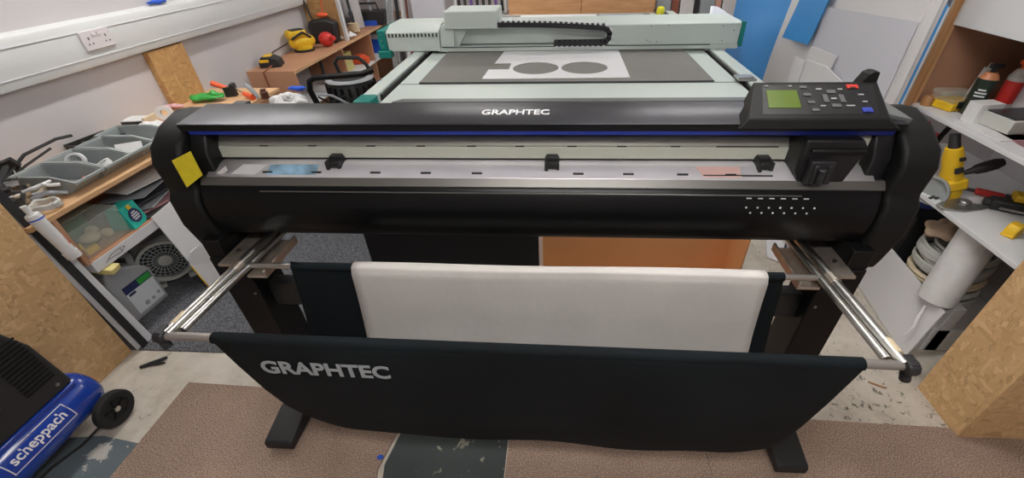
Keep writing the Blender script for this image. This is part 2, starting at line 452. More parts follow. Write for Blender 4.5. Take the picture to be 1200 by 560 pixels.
def ceiling_light(x, y, label, hx=.6, hy=.15, dm='diffuser'):
    t = thing('ceiling_light', label, 'ceiling light', (x, y, 2.6), group='LED ceiling lights')
    a, b = hx+.02, hy+.02
    build('frame', MB().box(x-a, x+a, y-b, y-hy, 2.56, 2.6).box(x-a, x+a, y+hy, y+b, 2.56, 2.6).box(x-a, x-hx, y-hy, y+hy, 2.56, 2.6).box(x+hx, x+a, y-hy, y+hy, 2.56, 2.6), 'lightbody', t)
    build('diffuser', MB().box(x-hx, x+hx, y-hy, y+hy, 2.57, 2.6), dm, t)
ceiling_light(-2.1, 2.5, 'long ceiling light running along the left wall', .045, .9, 'tube_light')
ceiling_light(1.25, 4.1, 'ceiling light panel above the leaning boards', .5, .13)
ceiling_light(.55, 1.45, 'ceiling light panel above the black cutting plotter', .45, .13)
ceiling_light(.1, -.15, 'ceiling light panel over the carpet in front of the plotter', .6, .15)
ceiling_light(-1.0, 5.2, 'ceiling light panel above the far left bench', .6, .15)

# dado trunking on the left wall
tr = MB().prism([(-2.8, 1.14), (-2.745, 1.15), (-2.735, 1.185), (-2.735, 1.345), (-2.745, 1.375), (-2.8, 1.39)], 'y', -1.2, 5.6)
struct('trim_1', tr, 'trunk', .004)
struct('trim_2', MB().box(-2.737, -2.731, -1.2, 5.6, 1.196, 1.2).box(-2.737, -2.731, -1.2, 5.6, 1.33, 1.334), 'shelfwhite')
t = thing('wall_socket', 'white double wall socket on the left wall trunking', 'socket', (-2.735, 2.55, 1.282))
build('plate', MB().box(-2.735, -2.722, 2.458, 2.648, 1.235, 1.335), 'socket', t, .003)
for y in (2.535, 2.571): build('switch', MB().box(-2.722, -2.716, y-.008, y+.008, 1.305, 1.322), 'socket', t, .001)
for y in (2.50, 2.61):
    build('socket_holes', MB().box(-2.7225, -2.7205, y-.003, y+.003, 1.288, 1.302).box(-2.7225, -2.7205, y-.016, y-.010, 1.262, 1.27).box(-2.7225, -2.7205, y+.010, y+.016, 1.262, 1.27), 'dark', t)
single('wall_post', 'vertical OSB board fixed to the left wall under the trunking', 'board',
       MB().box(-2.8, -2.755, 2.86, 3.17, .0, 1.14).box(-2.757, -2.752, 3.145, 3.17, 0, 1.14), 'osb2', (-2.8, 3., 0), world=True, bevel=.002)
# a blue thing on top of the trunking
single('folded_cloth', 'dark blue cloth lying on the left wall trunking', 'cloth', MB().ball((-2.77, 3.14, 1.405), .03, (.8, 3.0, .6)), 'bluebright', (-2.77, 3.14, 1.39), world=True)

# ================================================================== BIG CUTTING PLOTTER
XL, XR = -1.258, 1.034
P = thing('cutting_plotter', 'large black roll cutting plotter with a control panel, floor stand and cloth basket', 'plotter', (-.11, 1.3, 0))
capprof = [(1.40, 1.24), (1.345, 1.292), (1.29, 1.302), (1.205, 1.28), (1.14, 1.238), (1.116, 1.19), (1.124, 1.10), (1.103, 1.072), (1.100, .98), (1.128, .86), (1.142, .815), (1.30, .815), (1.44, .92), (1.46, 1.02), (1.45, 1.2)]
for x0, x1 in ((XL, XL+.10), (XR-.10, XR)):
    build('end_cap', MB().prism(capprof, 'x', x0, x1), 'cap', P, .012, seg=3)
# dark recessed inner cheeks
for x0, x1, s in ((XL+.10, XL+.155, 1), (XR-.155, XR-.10, -1)):
    build('inner_cheek', MB().prism([(1.45, 1.28), (1.20, 1.27), (1.165, 1.20), (1.165, 1.12), (1.135, 1.09), (1.13, .93), (1.40, .93)], 'x', x0, x1), 'black', P, .006)
xa, xb = XL+.10, XR-.10
build('top_cover', MB().prism([(1.325, 1.297), (1.325, 1.3085), (1.318, 1.3115), (1.172, 1.2988), (1.169, 1.2975), (1.171, 1.2962), (1.20, 1.2955), (1.32, 1.283), (1.40, 1.20), (1.405, 1.21), (1.345, 1.275)], 'x', xa, xb), 'gloss', P, .0015)
build('fascia', MB().prism([(1.1695, 1.2960), (1.176, 1.2745), (1.20, 1.2745), (1.20, 1.2960)], 'x', xa, xb), 'black', P)
build('blue_strip', MB().prism([(1.176, 1.2745), (1.181, 1.2615), (1.20, 1.2615), (1.20, 1.2745)], 'x', xa+.02, xb-.02), 'blue', P)
build('back_wall', MB().box(xa, xb, 1.38, 1.40, .95, 1.21), 'black', P)
lg = xf(text_mb('GRAPHTEC', .203, .034, .0015, .018), frame((-.141, 1.247, 1.3068), (1, 0, 0), (0, .99, .088)))
build('logo', lg, 'logo', [o for o in bpy.data.objects if o.name == 'top_cover'][0], label='silver lettering')
# rail
build('rail_beam', MB().prism([(1.255, 1.235), (1.240, 1.2315), (1.224, 1.21), (1.224, 1.206), (1.36, 1.206), (1.36, 1.235)], 'x', xa+.03, xb-.03), 'railm', P, .002)
rl = build('rail', MB().prism([(1.220, 1.206), (1.218, 1.169), (1.232, 1.163), (1.36, 1.163), (1.36, 1.206)], 'x', xa-.0+.022, xb-.05), 'rail', P, .002)
for x in (-.95, -.79, -.60, -.44, -.28, -.13, .03, .18, .34):
    build('rail_slot', MB().box(x-.014, x+.014, 1.2205, 1.2225, 1.2065, 1.2098), 'dark', rl)
build('rail_slot', MB().box(.46, .64, 1.2205, 1.2225, 1.2065, 1.2098), 'dark', rl)
build('under_rail', MB().prism([(1.226, 1.163), (1.24, 1.155), (1.36, 1.155), (1.36, 1.163)], 'x', xa, xb), 'black', P)
# platen
def plat(u, v):
    x = (xa+.03)+(xb-xa-.06)*u; pr = [(1.150, 1.1335), (1.158, 1.1385), (1.175, 1.148), (1.195, 1.157), (1.215, 1.160), (1.24, 1.156), (1.30, 1.14), (1.36, 1.09)]
    k = v*(len(pr)-1); i = min(int(k), len(pr)-2); f = k-i
    return (x, pr[i][0]*(1-f)+pr[i+1][0]*f, pr[i][1]*(1-f)+pr[i+1][1]*f)
pl = build('platen', MB().grid(plat, 8, 24), 'platen', P, solid=.003)
for x in (-.93, -.77, -.58, -.42, -.26, .05, .20, .36, .50):
    build('grit_slot', MB().box(x-.016, x+.016, 1.162, 1.168, 1.140, 1.1465), 'dark', pl)
build('grit_slot', MB().box(.42, .62, 1.160, 1.164, 1.139, 1.1445), 'dark', pl)
build('platen_edge', MB().prism([(1.150, 1.1345), (1.1335, 1.1135), (1.136, 1.108), (1.20, 1.108), (1.20, 1.127)], 'x', xa+.01, xb-.0), 'platenedge', P, .0012)
fc = build('front_cover', MB().prism([(1.136, 1.112), (1.128, 1.105), (1.119, 1.088), (1.111, 1.06), (1.108, 1.03), (1.111, .99), (1.119, .958), (1.132, .932), (1.15, .922), (1.40, .922), (1.40, 1.10), (1.2, 1.11)], 'x', xa+.01, xb-.01), 'frontgloss', P, .002)
build('edge_highlight', MB().cyl((-.95, 1.1225, 1.0985), (.70, 1.1225, 1.0985), .0022, n=8), 'platenedge', P)
for k in range(7):
    x = .548+k*.0325
    build('indicator_dot', MB().ball((x, 1.1115, 1.064), .0030), 'whitemark', fc)
    if k < 6:
        build('indicator_dot', MB().ball((x+.015, 1.1095, 1.047), .0030), 'whitemark', fc)
        build('indicator_dash', MB().box(x-.004, x+.010, 1.1165, 1.1195, 1.0905, 1.093), 'whitemark', fc)
# bottles of light : pinch rollers
for x in (-.715, -.03, .60, .70):
    r = build('pinch_roller', MB().box(x-.018, x+.018, 1.196, 1.24, 1.170, 1.184).box(x-.022, x-.012, 1.168, 1.222, 1.150, 1.178).box(x+.012, x+.022, 1.172, 1.222, 1.152, 1.178).box(x-.012, x+.012, 1.178, 1.20, 1.165, 1.176), 'toolblack', P, .002)
    build('wheel', MB().cyl((x-.014, 1.182, 1.164), (x+.014, 1.182, 1.164), .011, n=16), 'rubber', r)
# stuck paper labels on platen left
build('platen_sticker', MB().plate([(-1.05, 1.156, 1.1405), (-0.97, 1.156, 1.1405), (-0.94, 1.19, 1.1585), (-1.02, 1.19, 1.1585)], .001), 'paper', P, label='white sticker')
build('platen_sticker', MB().plate([(-0.93, 1.156, 1.1405), (-0.77, 1.156, 1.1405), (-0.77, 1.19, 1.1585), (-0.93, 1.19, 1.1585)], .001), mat('pale_blue_print', (.30, .50, .66), .4, var=.5, vscale=18), P, label='pale blue printed film')
build('platen_sticker', MB().plate([(0.42, 1.156, 1.1405), (0.53, 1.156, 1.1405), (0.53, 1.19, 1.1585), (0.4, 1.19, 1.1585)], .001), mat('pink_film', (.72, .48, .44), .4), P, label='pink film strip')
# yellow label on left cap
build('warning_label', MB().plate([(-1.171, 1.1085, 1.118), (-1.112, 1.124, 1.154), (-1.110, 1.124, 1.234), (-1.170, 1.1085, 1.210)][::-1], .0012), 'label', P, label='yellow warning label')
lb = [o for o in bpy.data.objects if o.name == 'warning_label'][0]
build('small_sticker', MB().plate([(-1.10, 1.160, 1.125), (-1.055, 1.160, 1.152), (-1.055, 1.160, 1.168), (-1.10, 1.160, 1.14)][::-1], .001), 'paper', P)
# tool carriage
c = MB().prism([(.672, 1.262), (.825, 1.262), (.845, 1.235), (.815, 1.130), (.685, 1.130), (.668, 1.165)], 'y', 1.145, 1.30)
tcx = build('tool_carriage', c, 'black', P, .008, seg=3)
build('carriage_lip', MB().box(.69, .835, 1.135, 1.15, 1.222, 1.236), 'cap', tcx, .004)
build('tool_holder', MB().box(.695, .762, 1.125, 1.15, 1.135, 1.205).box(.705, .715, 1.118, 1.128, 1.14, 1.195).box(.742, .752, 1.118, 1.128, 1.14, 1.195).cyl((.728, 1.12, 1.14), (.728, 1.12, 1.185), .011), 'toolblack', tcx, .002)
build('rail_end_block', MB().box(.845, .885, 1.21, 1.26, 1.15, 1.235).box(.850, .878, 1.20, 1.25, 1.205, 1.25), 'rail', P, .004)
# control panel
def cp(x, t, lift=0.):
    """panel face: t=0 front edge, t=1 rear edge"""
    return (x, 1.172+.108*t-.4*lift, 1.321+.052*t+.9*lift)
hb = MB()
outer = [(.478, 1.150, 1.289), (.905, 1.150, 1.289), (.955, 1.30, 1.289), (.50, 1.30, 1.289)]
mid = [cp(.505, -.1), cp(.872, -.1), cp(.885, 1.08), cp(.545, 1.08)]
hb.add(outer+mid+[(.55, 1.33, 1.305), (.885, 1.33, 1.305)], [(3, 2, 1, 0), (0, 1, 5, 4), (1, 2, 9, 6, 5), (0, 4, 7, 8, 3), (4, 5, 6, 7), (7, 6, 9, 8), (3, 8, 9, 2)])
cpn = build('control_panel', hb, 'cap', P, .004, seg=3)
build('panel_face', MB().plate([cp(.545, .02, .001), cp(.848, .02, .001), cp(.868, .95, .001), cp(.565, .97, .001)], .003), 'black', cpn, .002)
scr = build('screen', MB().plate([cp(.566, .22, .0025), cp(.652, .22, .0025), cp(.655, .78, .0025), cp(.572, .78, .0025)], .003), 'screen', cpn)
def key(x, t, w, h, m='key', sh=0.):
    build('button', MB().plate([cp(x-w/2, t-h/2, .004), cp(x+w/2, t-h/2, .004), cp(x+w/2+sh, t+h/2, .004), cp(x-w/2+sh, t+h/2, .004)], .004), m, cpn)
for k in range(4): key(.681-.004*(3-k)+.006, .87-.24*k, .019, .08)
for x, t_, w, m_, h in ((.715, .80, .016, 'legend', .035), (.772, .80, .012, 'legend', .035), (.808, .88, .030, 'redkey', .12), (.808, .84, .016, 'toolblack', .06), (.822, .62, .014, 'legend', .035), (.825, .40, .012, 'legend', .035), (.71, .27, .014, 'legend', .035), (.783, .27, .022, 'legend', .035), (.822, .14, .026, 'bluekey', .14), (.822, .10, .014, 'toolblack', .06), (.575, .91, .010, 'legend', .03), (.64, .91, .010, 'legend', .03)):
    key(x, t_, w, h, m_)
for dx, dt in ((-.022, 0), (.022, 0), (0, .22), (0, -.22)): key(.746+dx, .50+dt, .013 if dx else .024, .24 if dx else .1)
key(.746, .5, .014, .04, 'legend')
build('lever', MB().prism([(.835, 1.33), (.838, 1.37), (.852, 1.398), (.866, 1.404), (.882, 1.402), (.884, 1.365), (.872, 1.355), (.868, 1.33)], 'y', 1.285, 1.32), 'cap', P, .003)
build('panel_arm', MB().plate([(.88, 1.30, 1.345), (.955, 1.235, 1.305), (.955, 1.19, 1.303), (.885, 1.19, 1.318)][::-1], .012), 'greystrip', P, .002)
# lower wedge of the body behind the front cover
build('body_box', MB().box(xa, xb, 1.18, 1.40, .93, 1.10), 'black', P)
# stand
for sx, x0, x1 in ((-1, -1.205, -1.085), (1, .835, .958)):
    lgm = build('stand_leg', MB().box(x0, x1, 1.075, 1.215, .09, .86).box(*((x0, x1-.06) if sx < 0 else (x0+.06, x1)), 1.08, 1.21, .86, .93), 'leg', P, .004)
    for z in (.70, .45, .22):
        xi = x1-.02 if sx < 0 else x0+.02
        build('bolt', MB().cyl((xi, 1.0775, z), (xi, 1.071, z), .005, n=10), 'steel', lgm)
    xc = (x0+x1)/2
    ft = build('foot', MB().prism([(.850, .03), (.850, .062), (.858, .072), (1.0, .098), (1.45, .098), (1.52, .06), (1.52, .03)], 'x', xc-.058, xc+.058), 'foot', P, .004, seg=2)
    for y in (.90, 1.47):
        build('foot_pad', MB().cyl((xc, y, .0), (xc, y, .03), .026, .02), 'rubber', ft)
build('crossbeam', MB().box(-1.086, .836, 1.12, 1.17, .60, .71), 'beam', P, .003)
# brackets and basket
for s, xc in ((-1, -1.045), (1, .805)):
    X = lambda a, b: (min(xc+s*a, xc+s*b), max(xc+s*a, xc+s*b))
    br = build('arm_bracket', MB().box(*X(.012, .092), 1.03, 1.36, .862, .872).box(*X(.012, .018), 1.03, 1.36, .852, .872), 'bracket', P, .002)
    build('lower_plate', MB().box(*X(-.085, -.02), 1.00, 1.20, .842, .852).box(*X(-.088, -.080), 1.00, 1.20, .842, .872), 'bracket', br, .002)
    for y in (1.10, 1.24): build('bolt', MB().cyl((xc+s*.06, y, .872), (xc+s*.06, y, .880), .007, n=6), 'darksteel', br)
    ye = .720 if s < 0 else .695
    xe = -1.062 if s < 0 else .826; xf_ = -1.018 if s < 0 else .782
    build('basket_arm', MB().cyl((xf_, 1.40, .888), (xe, ye, .883), .0145), 'alu', P, label='bare metal tube')
    build('basket_arm', MB().cyl((xf_-s*.030, 1.38, .884), (xe-s*.030, ye+.02, .880), .0105), 'alu', P, label='thinner bare metal tube')
    build('tube_collar', MB().cyl((xe+(xf_-xe)*.44, 1.02, .8855), (xe+(xf_-xe)*.39, .985, .8853), .0165), 'bracket', P)
    build('tape_wrap', MB().cyl((xe, ye+.03, .883), (xe-s*.002, ye+.075, .883), .0158), 'cablecream', P)
    jx = xe+s*.012
    j = build('arm_joint', MB().lathe([(.012, 0), (.021, .004), (.021, .028), (.012, .032)], (jx-.016, ye-.002, .88), (1, 0, 0), 8).box(jx-.012, jx+.012, ye-.012, ye+.022, .862, .900), 'toolblack', P, .003)
    build('joint_knob', MB().cyl((jx-.004, ye-.006, .862), (jx+.002, ye-.008, .842), .012), 'toolblack', j)
K = .9158
def near(p): return (p[0]*K, p[1]*K, 1.75-(1.75-p[2])*K)
F0, F1 = Vector(near((-1.17, .785, .80))), Vector(near((.915, .762, .80)))
build('basket_bar', MB().cyl(F0, F1, .012), 'tubegrey', P)
R0, R1 = Vector(near((-1.10, 1.11, .803))), Vector(near((.84, 1.105, .803)))
build('basket_bar', MB().cyl(R0, R1, .0098), 'alu', P)
def sec(v):
    """basket cross-section: front bar down, round the bottom, up to the rear bar"""
    pr = [(.772, .805), (.768, .79), (.772, .72), (.785, .60), (.812, .42), (.842, .27), (.872, .165), (.91, .115), (.955, .125), (1.0, .19), (1.05, .36), (1.085, .58), (1.10, .74), (1.106, .800), (1.106, .812)]
    k = v*(len(pr)-1); i = min(int(k), len(pr)-2); f = k-i
    return pr[i][0]*(1-f)+pr[i+1][0]*f, pr[i][1]*(1-f)+pr[i+1][1]*f
def cloth(u, v):
    y, z = sec(v)
    xl = -1.012+.075*v; xr = .800-.07*v
    x = xl+(xr-xl)*u
    low = 4*v*(1-v); e = max(0, 1-u*9)**2*.10+max(0, 1-(1-u)*10)**2*.055
    z += low*(e-.040*u+.004)
    z += .004*math.sin(23*u+3*v)*low; y += .006*math.sin(15*u)*low-.022*u*(1-v)
    return near((x, y, z))
bc = build('basket_cloth', MB().grid(cloth, 60, 56), 'cloth', P, solid=.0035)
build('cloth_sleeve', MB().cyl(F0+(F1-F0)*.0758, F0+(F1-F0)*.945, .0160), 'cloth', P)
build('cloth_sleeve', MB().cyl(R0+(R1-R0)*.080, R0+(R1-R0)*.945, .0138), 'cloth', P)
lg = xf(text_mb('GRAPHTEC', .40*K, .056*K, .001, .03), frame(near((-.70, .7615, .695)), (1, -.012, -.004), (0, .06, 1)))
build('logo', lg, 'greylogo', bc, label='grey lettering')

# white canvas hanging over the rear bar into the basket
def canv(u, v):
    pr = [(1.128, .74), (1.126, .80), (1.118, .818), (1.104, .822), (1.090, .815), (1.082, .79), (1.076, .70), (1.062, .58), (1.025, .38), (.975, .24), (.93, .175), (.885, .21)]
    k = v*(len(pr)-1); i = min(int(k), len(pr)-2); f = k-i
    y = pr[i][0]*(1-f)+pr[i+1][0]*f; z = pr[i][1]*(1-f)+pr[i+1][1]*f
    xl = -.714-.02*v; xr = .668+.02*v
    return near((xl+(xr-xl)*u, y+.003*math.sin(9*u+5*v), z))
single('canvas_sheet', 'off-white canvas sheet hanging over the inner bar of the plotter basket', 'canvas', MB().grid(canv, 40, 60), 'sheet', (0, 1.02, .88), world=True, solid=.0035)

# ---- behind and under the plotter
single('black_board', 'black upright board standing on the floor behind the plotter legs', 'board', MB().box(-1.09, -.12, 1.86, 1.885, .0, .62), 'blackpanel', (-.6, 1.87, 0), world=True, bevel=.002)
bx = thing('cardboard_box', 'large open cardboard box, white outside and brown inside, behind the canvas sheet', 'box', (.42, 1.95, 0))
build('back_panel', MB().box(-.105, .96, 2.0, 2.006, .005, .55), 'cardboard', bx)
build('side_flap', MB().plate([(-.175, 1.80, .0), (-.105, 2.0, .0), (-.105, 2.0, .45), (-.110, 1.985, .45)], .006), 'paper', bx, label='white side flap')
build('side_flap', MB().box(.955, .962, 1.80, 2.0, .0, .55), 'cardboard', bx)
build('bottom_panel', MB().box(-.11, .96, 1.80, 2.0, .0, .006), 'cardboard', bx)
build('lid_flap', MB().box(-.105, .96, 2.006, 2.012, .35, .60), 'cardboard', bx)
# ================================================================== FLATBED CUTTER
FZ = 1.0
FB = thing('flatbed_cutter', 'large white flatbed cutter with teal corner caps and a gantry', 'cutting table', (0, 3.6, 0))
build('table', MB().box(-1.0, 1.02, 2.27, 5.1, .90, FZ-.003), 'fbwhite', FB, .006)
build('front_strip', MB().prism([(-.93, 2.262), (1.02, 2.262), (.97, 2.315), (-.885, 2.315)], 'z', FZ-.06, FZ+.003), 'greystrip', FB, .002)
for x0, x1, s in ((-1.13, -1.045, -1), (1.055, 1.14, 1)):
    rl_ = build('side_rail', MB().box(x0, x1, 2.36, 5.1, .90, FZ+.012), 'fbwhite', FB, .006)
    build('rail_groove', MB().box(x1, x1+.016, 2.4, 5.1, .95, FZ-.001) if s < 0 else MB().box(x0-.016, x0, 2.4, 5.1, .95, FZ-.001), 'dark', rl_)
    if s < 0: build('corner_cap', MB().box(x0-.004, x1+.004, 2.235, 2.36, .90, FZ+.014), 'teal', FB, .006)
    else: build('corner_cap', MB().box(x0-.004, x1+.004, 2.235, 2.36, .90, FZ+.014), 'teal', FB, .006)
for x in (-.95, .95):
    for y in (2.45, 4.9): build('leg', MB().box(x-.04, x+.04, y-.04, y+.04, 0, .90), 'leg', FB, .004)
build('underframe', MB().box(-1.0, 1.0, 2.42, 2.5, .80, .90).box(-1.0, 1.0, 4.86, 4.94, .8, .9), 'fbgrey', FB)
build('table_seam', MB().box(-1.0, 1.02, 2.598, 2.602, FZ-.004, FZ-.001), 'dark', FB)
build('clamp_plate', MB().box(1.0, 1.10, 2.56, 2.66, FZ+.012, FZ+.025).box(1.0, 1.085, 2.57, 2.59, FZ+.025, FZ+.035), 'steel', FB, .003)
# gantry
GY = 3.38
g = build('gantry', MB().prism([(GY, FZ+.04), (GY, FZ+.176), (GY+.03, FZ+.188), (GY+.34, FZ+.188), (GY+.34, FZ+.04)], 'x', .30, 1.245).prism([(GY+.05, FZ+.05), (GY+.05, FZ+.186), (GY+.34, FZ+.186), (GY+.34, FZ+.05)], 'x', -.9, .31), 'fbwhite', FB, .006)
build('gantry_lip', MB().box(-.93, 1.245, GY-.015, GY+.06, FZ+.012, FZ+.042), 'fbwhite', g, .004)
build('gantry_gap', MB().box(-.9, 1.05, GY-.018, GY-.012, FZ+.040, FZ+.044), 'dark', g)
build('chain_tray', MB().box(-.9, .31, GY-.005, GY+.05, FZ+.040, FZ+.046), 'fbgrey', g)
hs = build('motor_housing', MB().prism([(GY-.02, FZ+.018), (GY-.02, FZ+.150), (GY+.10, FZ+.185), (GY+.36, FZ+.185), (GY+.36, FZ+.018)], 'x', -1.315, -.915), 'fbwhite', FB, .006)
for k in range(14):
    x = -1.29+k*.0275
    build('vent_slot', MB().box(x-.0055, x+.0055, GY-.024, GY-.014, FZ+.118, FZ+.142), 'dark', hs)
build('end_plate', MB().box(-1.375, -1.315, GY-.03, GY+.37, FZ+.03, FZ+.165).box(-1.385, -1.29, GY-.055, GY+.02, FZ-.02, FZ+.03), 'teal', FB, .005)
build('end_plate', MB().prism([(GY-.01, FZ+.025), (GY+.0, FZ+.185), (GY+.33, FZ+.165), (GY+.36, FZ+.03)], 'x', 1.245, 1.275), 'teal', FB, .004)
for y, z in ((GY+.08, .15), (GY+.08, .06), (GY+.25, .14), (GY+.25, .06)): build('screw', MB().cyl((1.275, y, FZ+z), (1.279, y, FZ+z), .008, n=8), 'steel', FB)
for z in (.06, .10, .14): build('screw', MB().cyl((-1.345, GY-.03, FZ+z), (-1.345, GY-.034, FZ+z), .006, n=8), 'steel', FB)
for x, z in ((.62, .165), (.74, .170), (.62, .062), (.67, .062), (.60, .072), (1.12, .16), (1.13, .065), (1.20, .13)): build('screw', MB().cyl((x, GY-.0005, FZ+z), (x, GY-.002, FZ+z), .004, n=8), 'darksteel', FB)
build('gantry_bearing', MB().box(-1.10, -1.02, GY-.01, GY+.3, FZ-.002, FZ+.03), 'steel', FB, .003)
build('gantry_bearing', MB().box(1.02, 1.05, GY+.0, GY+.3, FZ-.002, FZ+.05), 'fbgrey', FB, .003)
cr = build('carriage', MB().box(-.862, -.475, GY-.03, GY+.26, FZ+.165, FZ+.283), 'fbwhite', FB, .008)
build('carriage_side', MB().prism([(-.925, FZ+.04), (-.862, FZ+.165), (-.70, FZ+.165), (-.78, FZ+.04)], 'y', GY+.0, GY+.05), 'fbgrey', FB, .004)
build('carriage_block', MB().prism([(-.915, FZ+.045), (-.90, FZ+.19), (-.80, FZ+.19), (-.81, FZ+.045)], 'y', GY-.012, GY+.0), 'fbwhite', FB, .003)
# cable chain: a loop standing in front of the gantry
pts = []
for k in range(30): pts.append((-.475+(.275+.475)*k/29, .2010-.030*(k/29)**2))
for k in range(1, 12):
    a = PI/2-PI*k/12; pts.append((.275+.060*math.cos(a), FZ*0+.112+.059*math.sin(a)))
for k in range(12): pts.append((.275-.345*k/11, .053))
ch = MB(); 
import itertools
L = [0]
for a, b in zip(pts, pts[1:]): L.append(L[-1]+math.hypot(b[0]-a[0], b[1]-a[1]))
def at(s_):
    for i in range(len(L)-1):
        if s_ <= L[i+1]:
            f = (s_-L[i])/(L[i+1]-L[i]); a, b = pts[i], pts[i+1]
            return (a[0]+(b[0]-a[0])*f, a[1]+(b[1]-a[1])*f), math.atan2(b[1]-a[1], b[0]-a[0])
    return pts[-1], PI
nl = 34
for k in range(nl):
    (x, z), an = at(L[-1]*(k+.5)/nl)
    m = Matrix.Translation((x, GY-.005, FZ+z)) @ Matrix.Rotation(-an, 4, 'Y')
    l = L[-1]/nl
    ch.box(-l*.56, l*.56, -.022, -.018, -.026, .008, m).box(-l*.56, l*.56, .030, .034, -.026, .008, m).box(-l*.3, l*.3, -.02, .032, .004, .008, m).box(-l*.3, l*.3, -.02, .032, -.026, -.022, m)
cc_ = build('cable_chain', ch, 'chain', FB)
ch2 = MB()
for k in range(nl):
    (x, z), an = at(L[-1]*(k+.5)/nl)
    m = Matrix.Translation((x, GY-.005, FZ+z)) @ Matrix.Rotation(-an, 4, 'Y')
    ch2.box(-.009, .009, -.024, .036, .007, .018, m)
build('chain_link_bars', ch2, 'shelfwhite', cc_)
# mat, cut board
mt = thing('cutting_mat', 'dark grey felt mat lying on the flatbed cutter', 'mat', (0, 3.4, FZ))
build('felt', MB().box(-.872, .877, 2.605, 5.0, FZ-.0025, FZ+.007), 'mat', mt)
build('edge_band', MB().box(-.872, .877, 2.600, 2.6055, FZ-.003, FZ+.008), 'matedge', mt)
# cut sheet with two round holes
def holed():
    bm = bmesh.new()
    o_ = [(-.495, 2.655), (.40, 2.665), (.40, 3.36), (-.44, 3.36), (-.465, 3.02), (-.352, 3.02), (-.352, 2.865), (-.485, 2.865)]
    loops = [o_]
    for cx in (-.180, .135): loops.append([(cx+.149*math.cos(2*PI*k/40), 2.895+.149*math.sin(2*PI*k/40)) for k in range(40)])
    es = []
    for lp in loops:
        vs = [bm.verts.new((x, y, 0)) for x, y in lp]
        for i in range(len(vs)): es.append(bm.edges.new((vs[i], vs[(i+1) % len(vs)])))
    bmesh.ops.triangle_fill(bm, use_beauty=True, edges=es)
    r = bmesh.ops.extrude_face_region(bm, geom=bm.faces[:])
    for v in r['geom']:
        if isinstance(v, bmesh.types.BMVert): v.co.z += .004
    mb = MB(); bm.verts.index_update()
    mb.v = [v.co.copy()+Vector((0, 0, FZ+.008)) for v in bm.verts]; mb.f = [[v.index for v in f.verts] for f in bm.faces]; mb.sm = [False]*len(mb.f)
    bm.free(); return mb
single('cut_board', 'white board with two round holes cut out, lying on the grey mat', 'board', holed(), 'sheetwhite', (0, 3., FZ+.008), world=True)
single('grey_sheet', 'small dark grey sheet on the rear of the flatbed table', 'sheet', MB().box(.36, .80, 4.55, 4.95, FZ+.009, FZ+.013), 'boardgrey', (.58, 4.75, FZ+.009), world=True)
single('white_film', 'white sheet lying on the mat behind the gantry', 'sheet', MB().box(-.45, .33, 3.9, 4.95, FZ+.009, FZ+.012), 'sheetwhite', (0, 4.4, FZ+.009), world=True)

# ================================================================== LEFT BENCH (near)
WX0, WX1, WZ = -2.8, -2.24, .775
LB = thing('workbench', 'long left workbench with OSB side panel, pine worktop and white lower shelf', 'workbench', (-2.5, 2.2, 0))
build('worktop', MB().box(WX0, WX1, 1.35, 3.30, WZ-.022, WZ), 'pine', LB, .001)
build('side_panel', MB().box(WX1-.018, WX1, -.35, 1.335, 0, .93), 'osb', LB, .001, label='OSB panel facing the room')
build('side_panel', MB().box(WX0, WX1-.02, 1.317, 1.335, 0, .93), 'osb', LB, .001)
build('lower_shelf', MB().box(WX0, WX1, 1.45, 2.55, .445, .50), 'shelfwhite', LB, .001)
build('shelf_lining', MB().box(WX0+.02, WX1-.004, 1.46, 2.5, .50, .506), 'mdf', LB)
build('divider', MB().box(WX0, WX1, 1.435, 1.455, .50, WZ-.022), 'mdf', LB, .001)
build('divider', MB().box(WX0, WX1, 2.55, 2.57, 0, WZ-.022), 'mdf', LB, .001)
build('back_board', MB().box(WX0, WX0+.012, 1.45, 2.55, .50, WZ-.022), 'mdf', LB)
build('shelf_leg', MB().box(WX0+.02, WX0+.06, 1.46, 1.50, 0, .445), 'shelfwhite', LB)
sk = MB()
for a, b in (((1.52, .468), (1.60, .462)), ((1.60, .462), (1.625, .478)), ((1.52, .468), (1.545, .482)), ((1.545, .482), (1.60, .484)), ((1.60, .484), (1.625, .478)), ((1.60, .462), (1.60, .484)), ((1.505, .462), (1.52, .468))):
    sk.cyl((WX1+.001, a[0], a[1]), (WX1+.001, b[0], b[1]), .0012, n=5)
build('pencil_mark', sk, 'dark', LB)

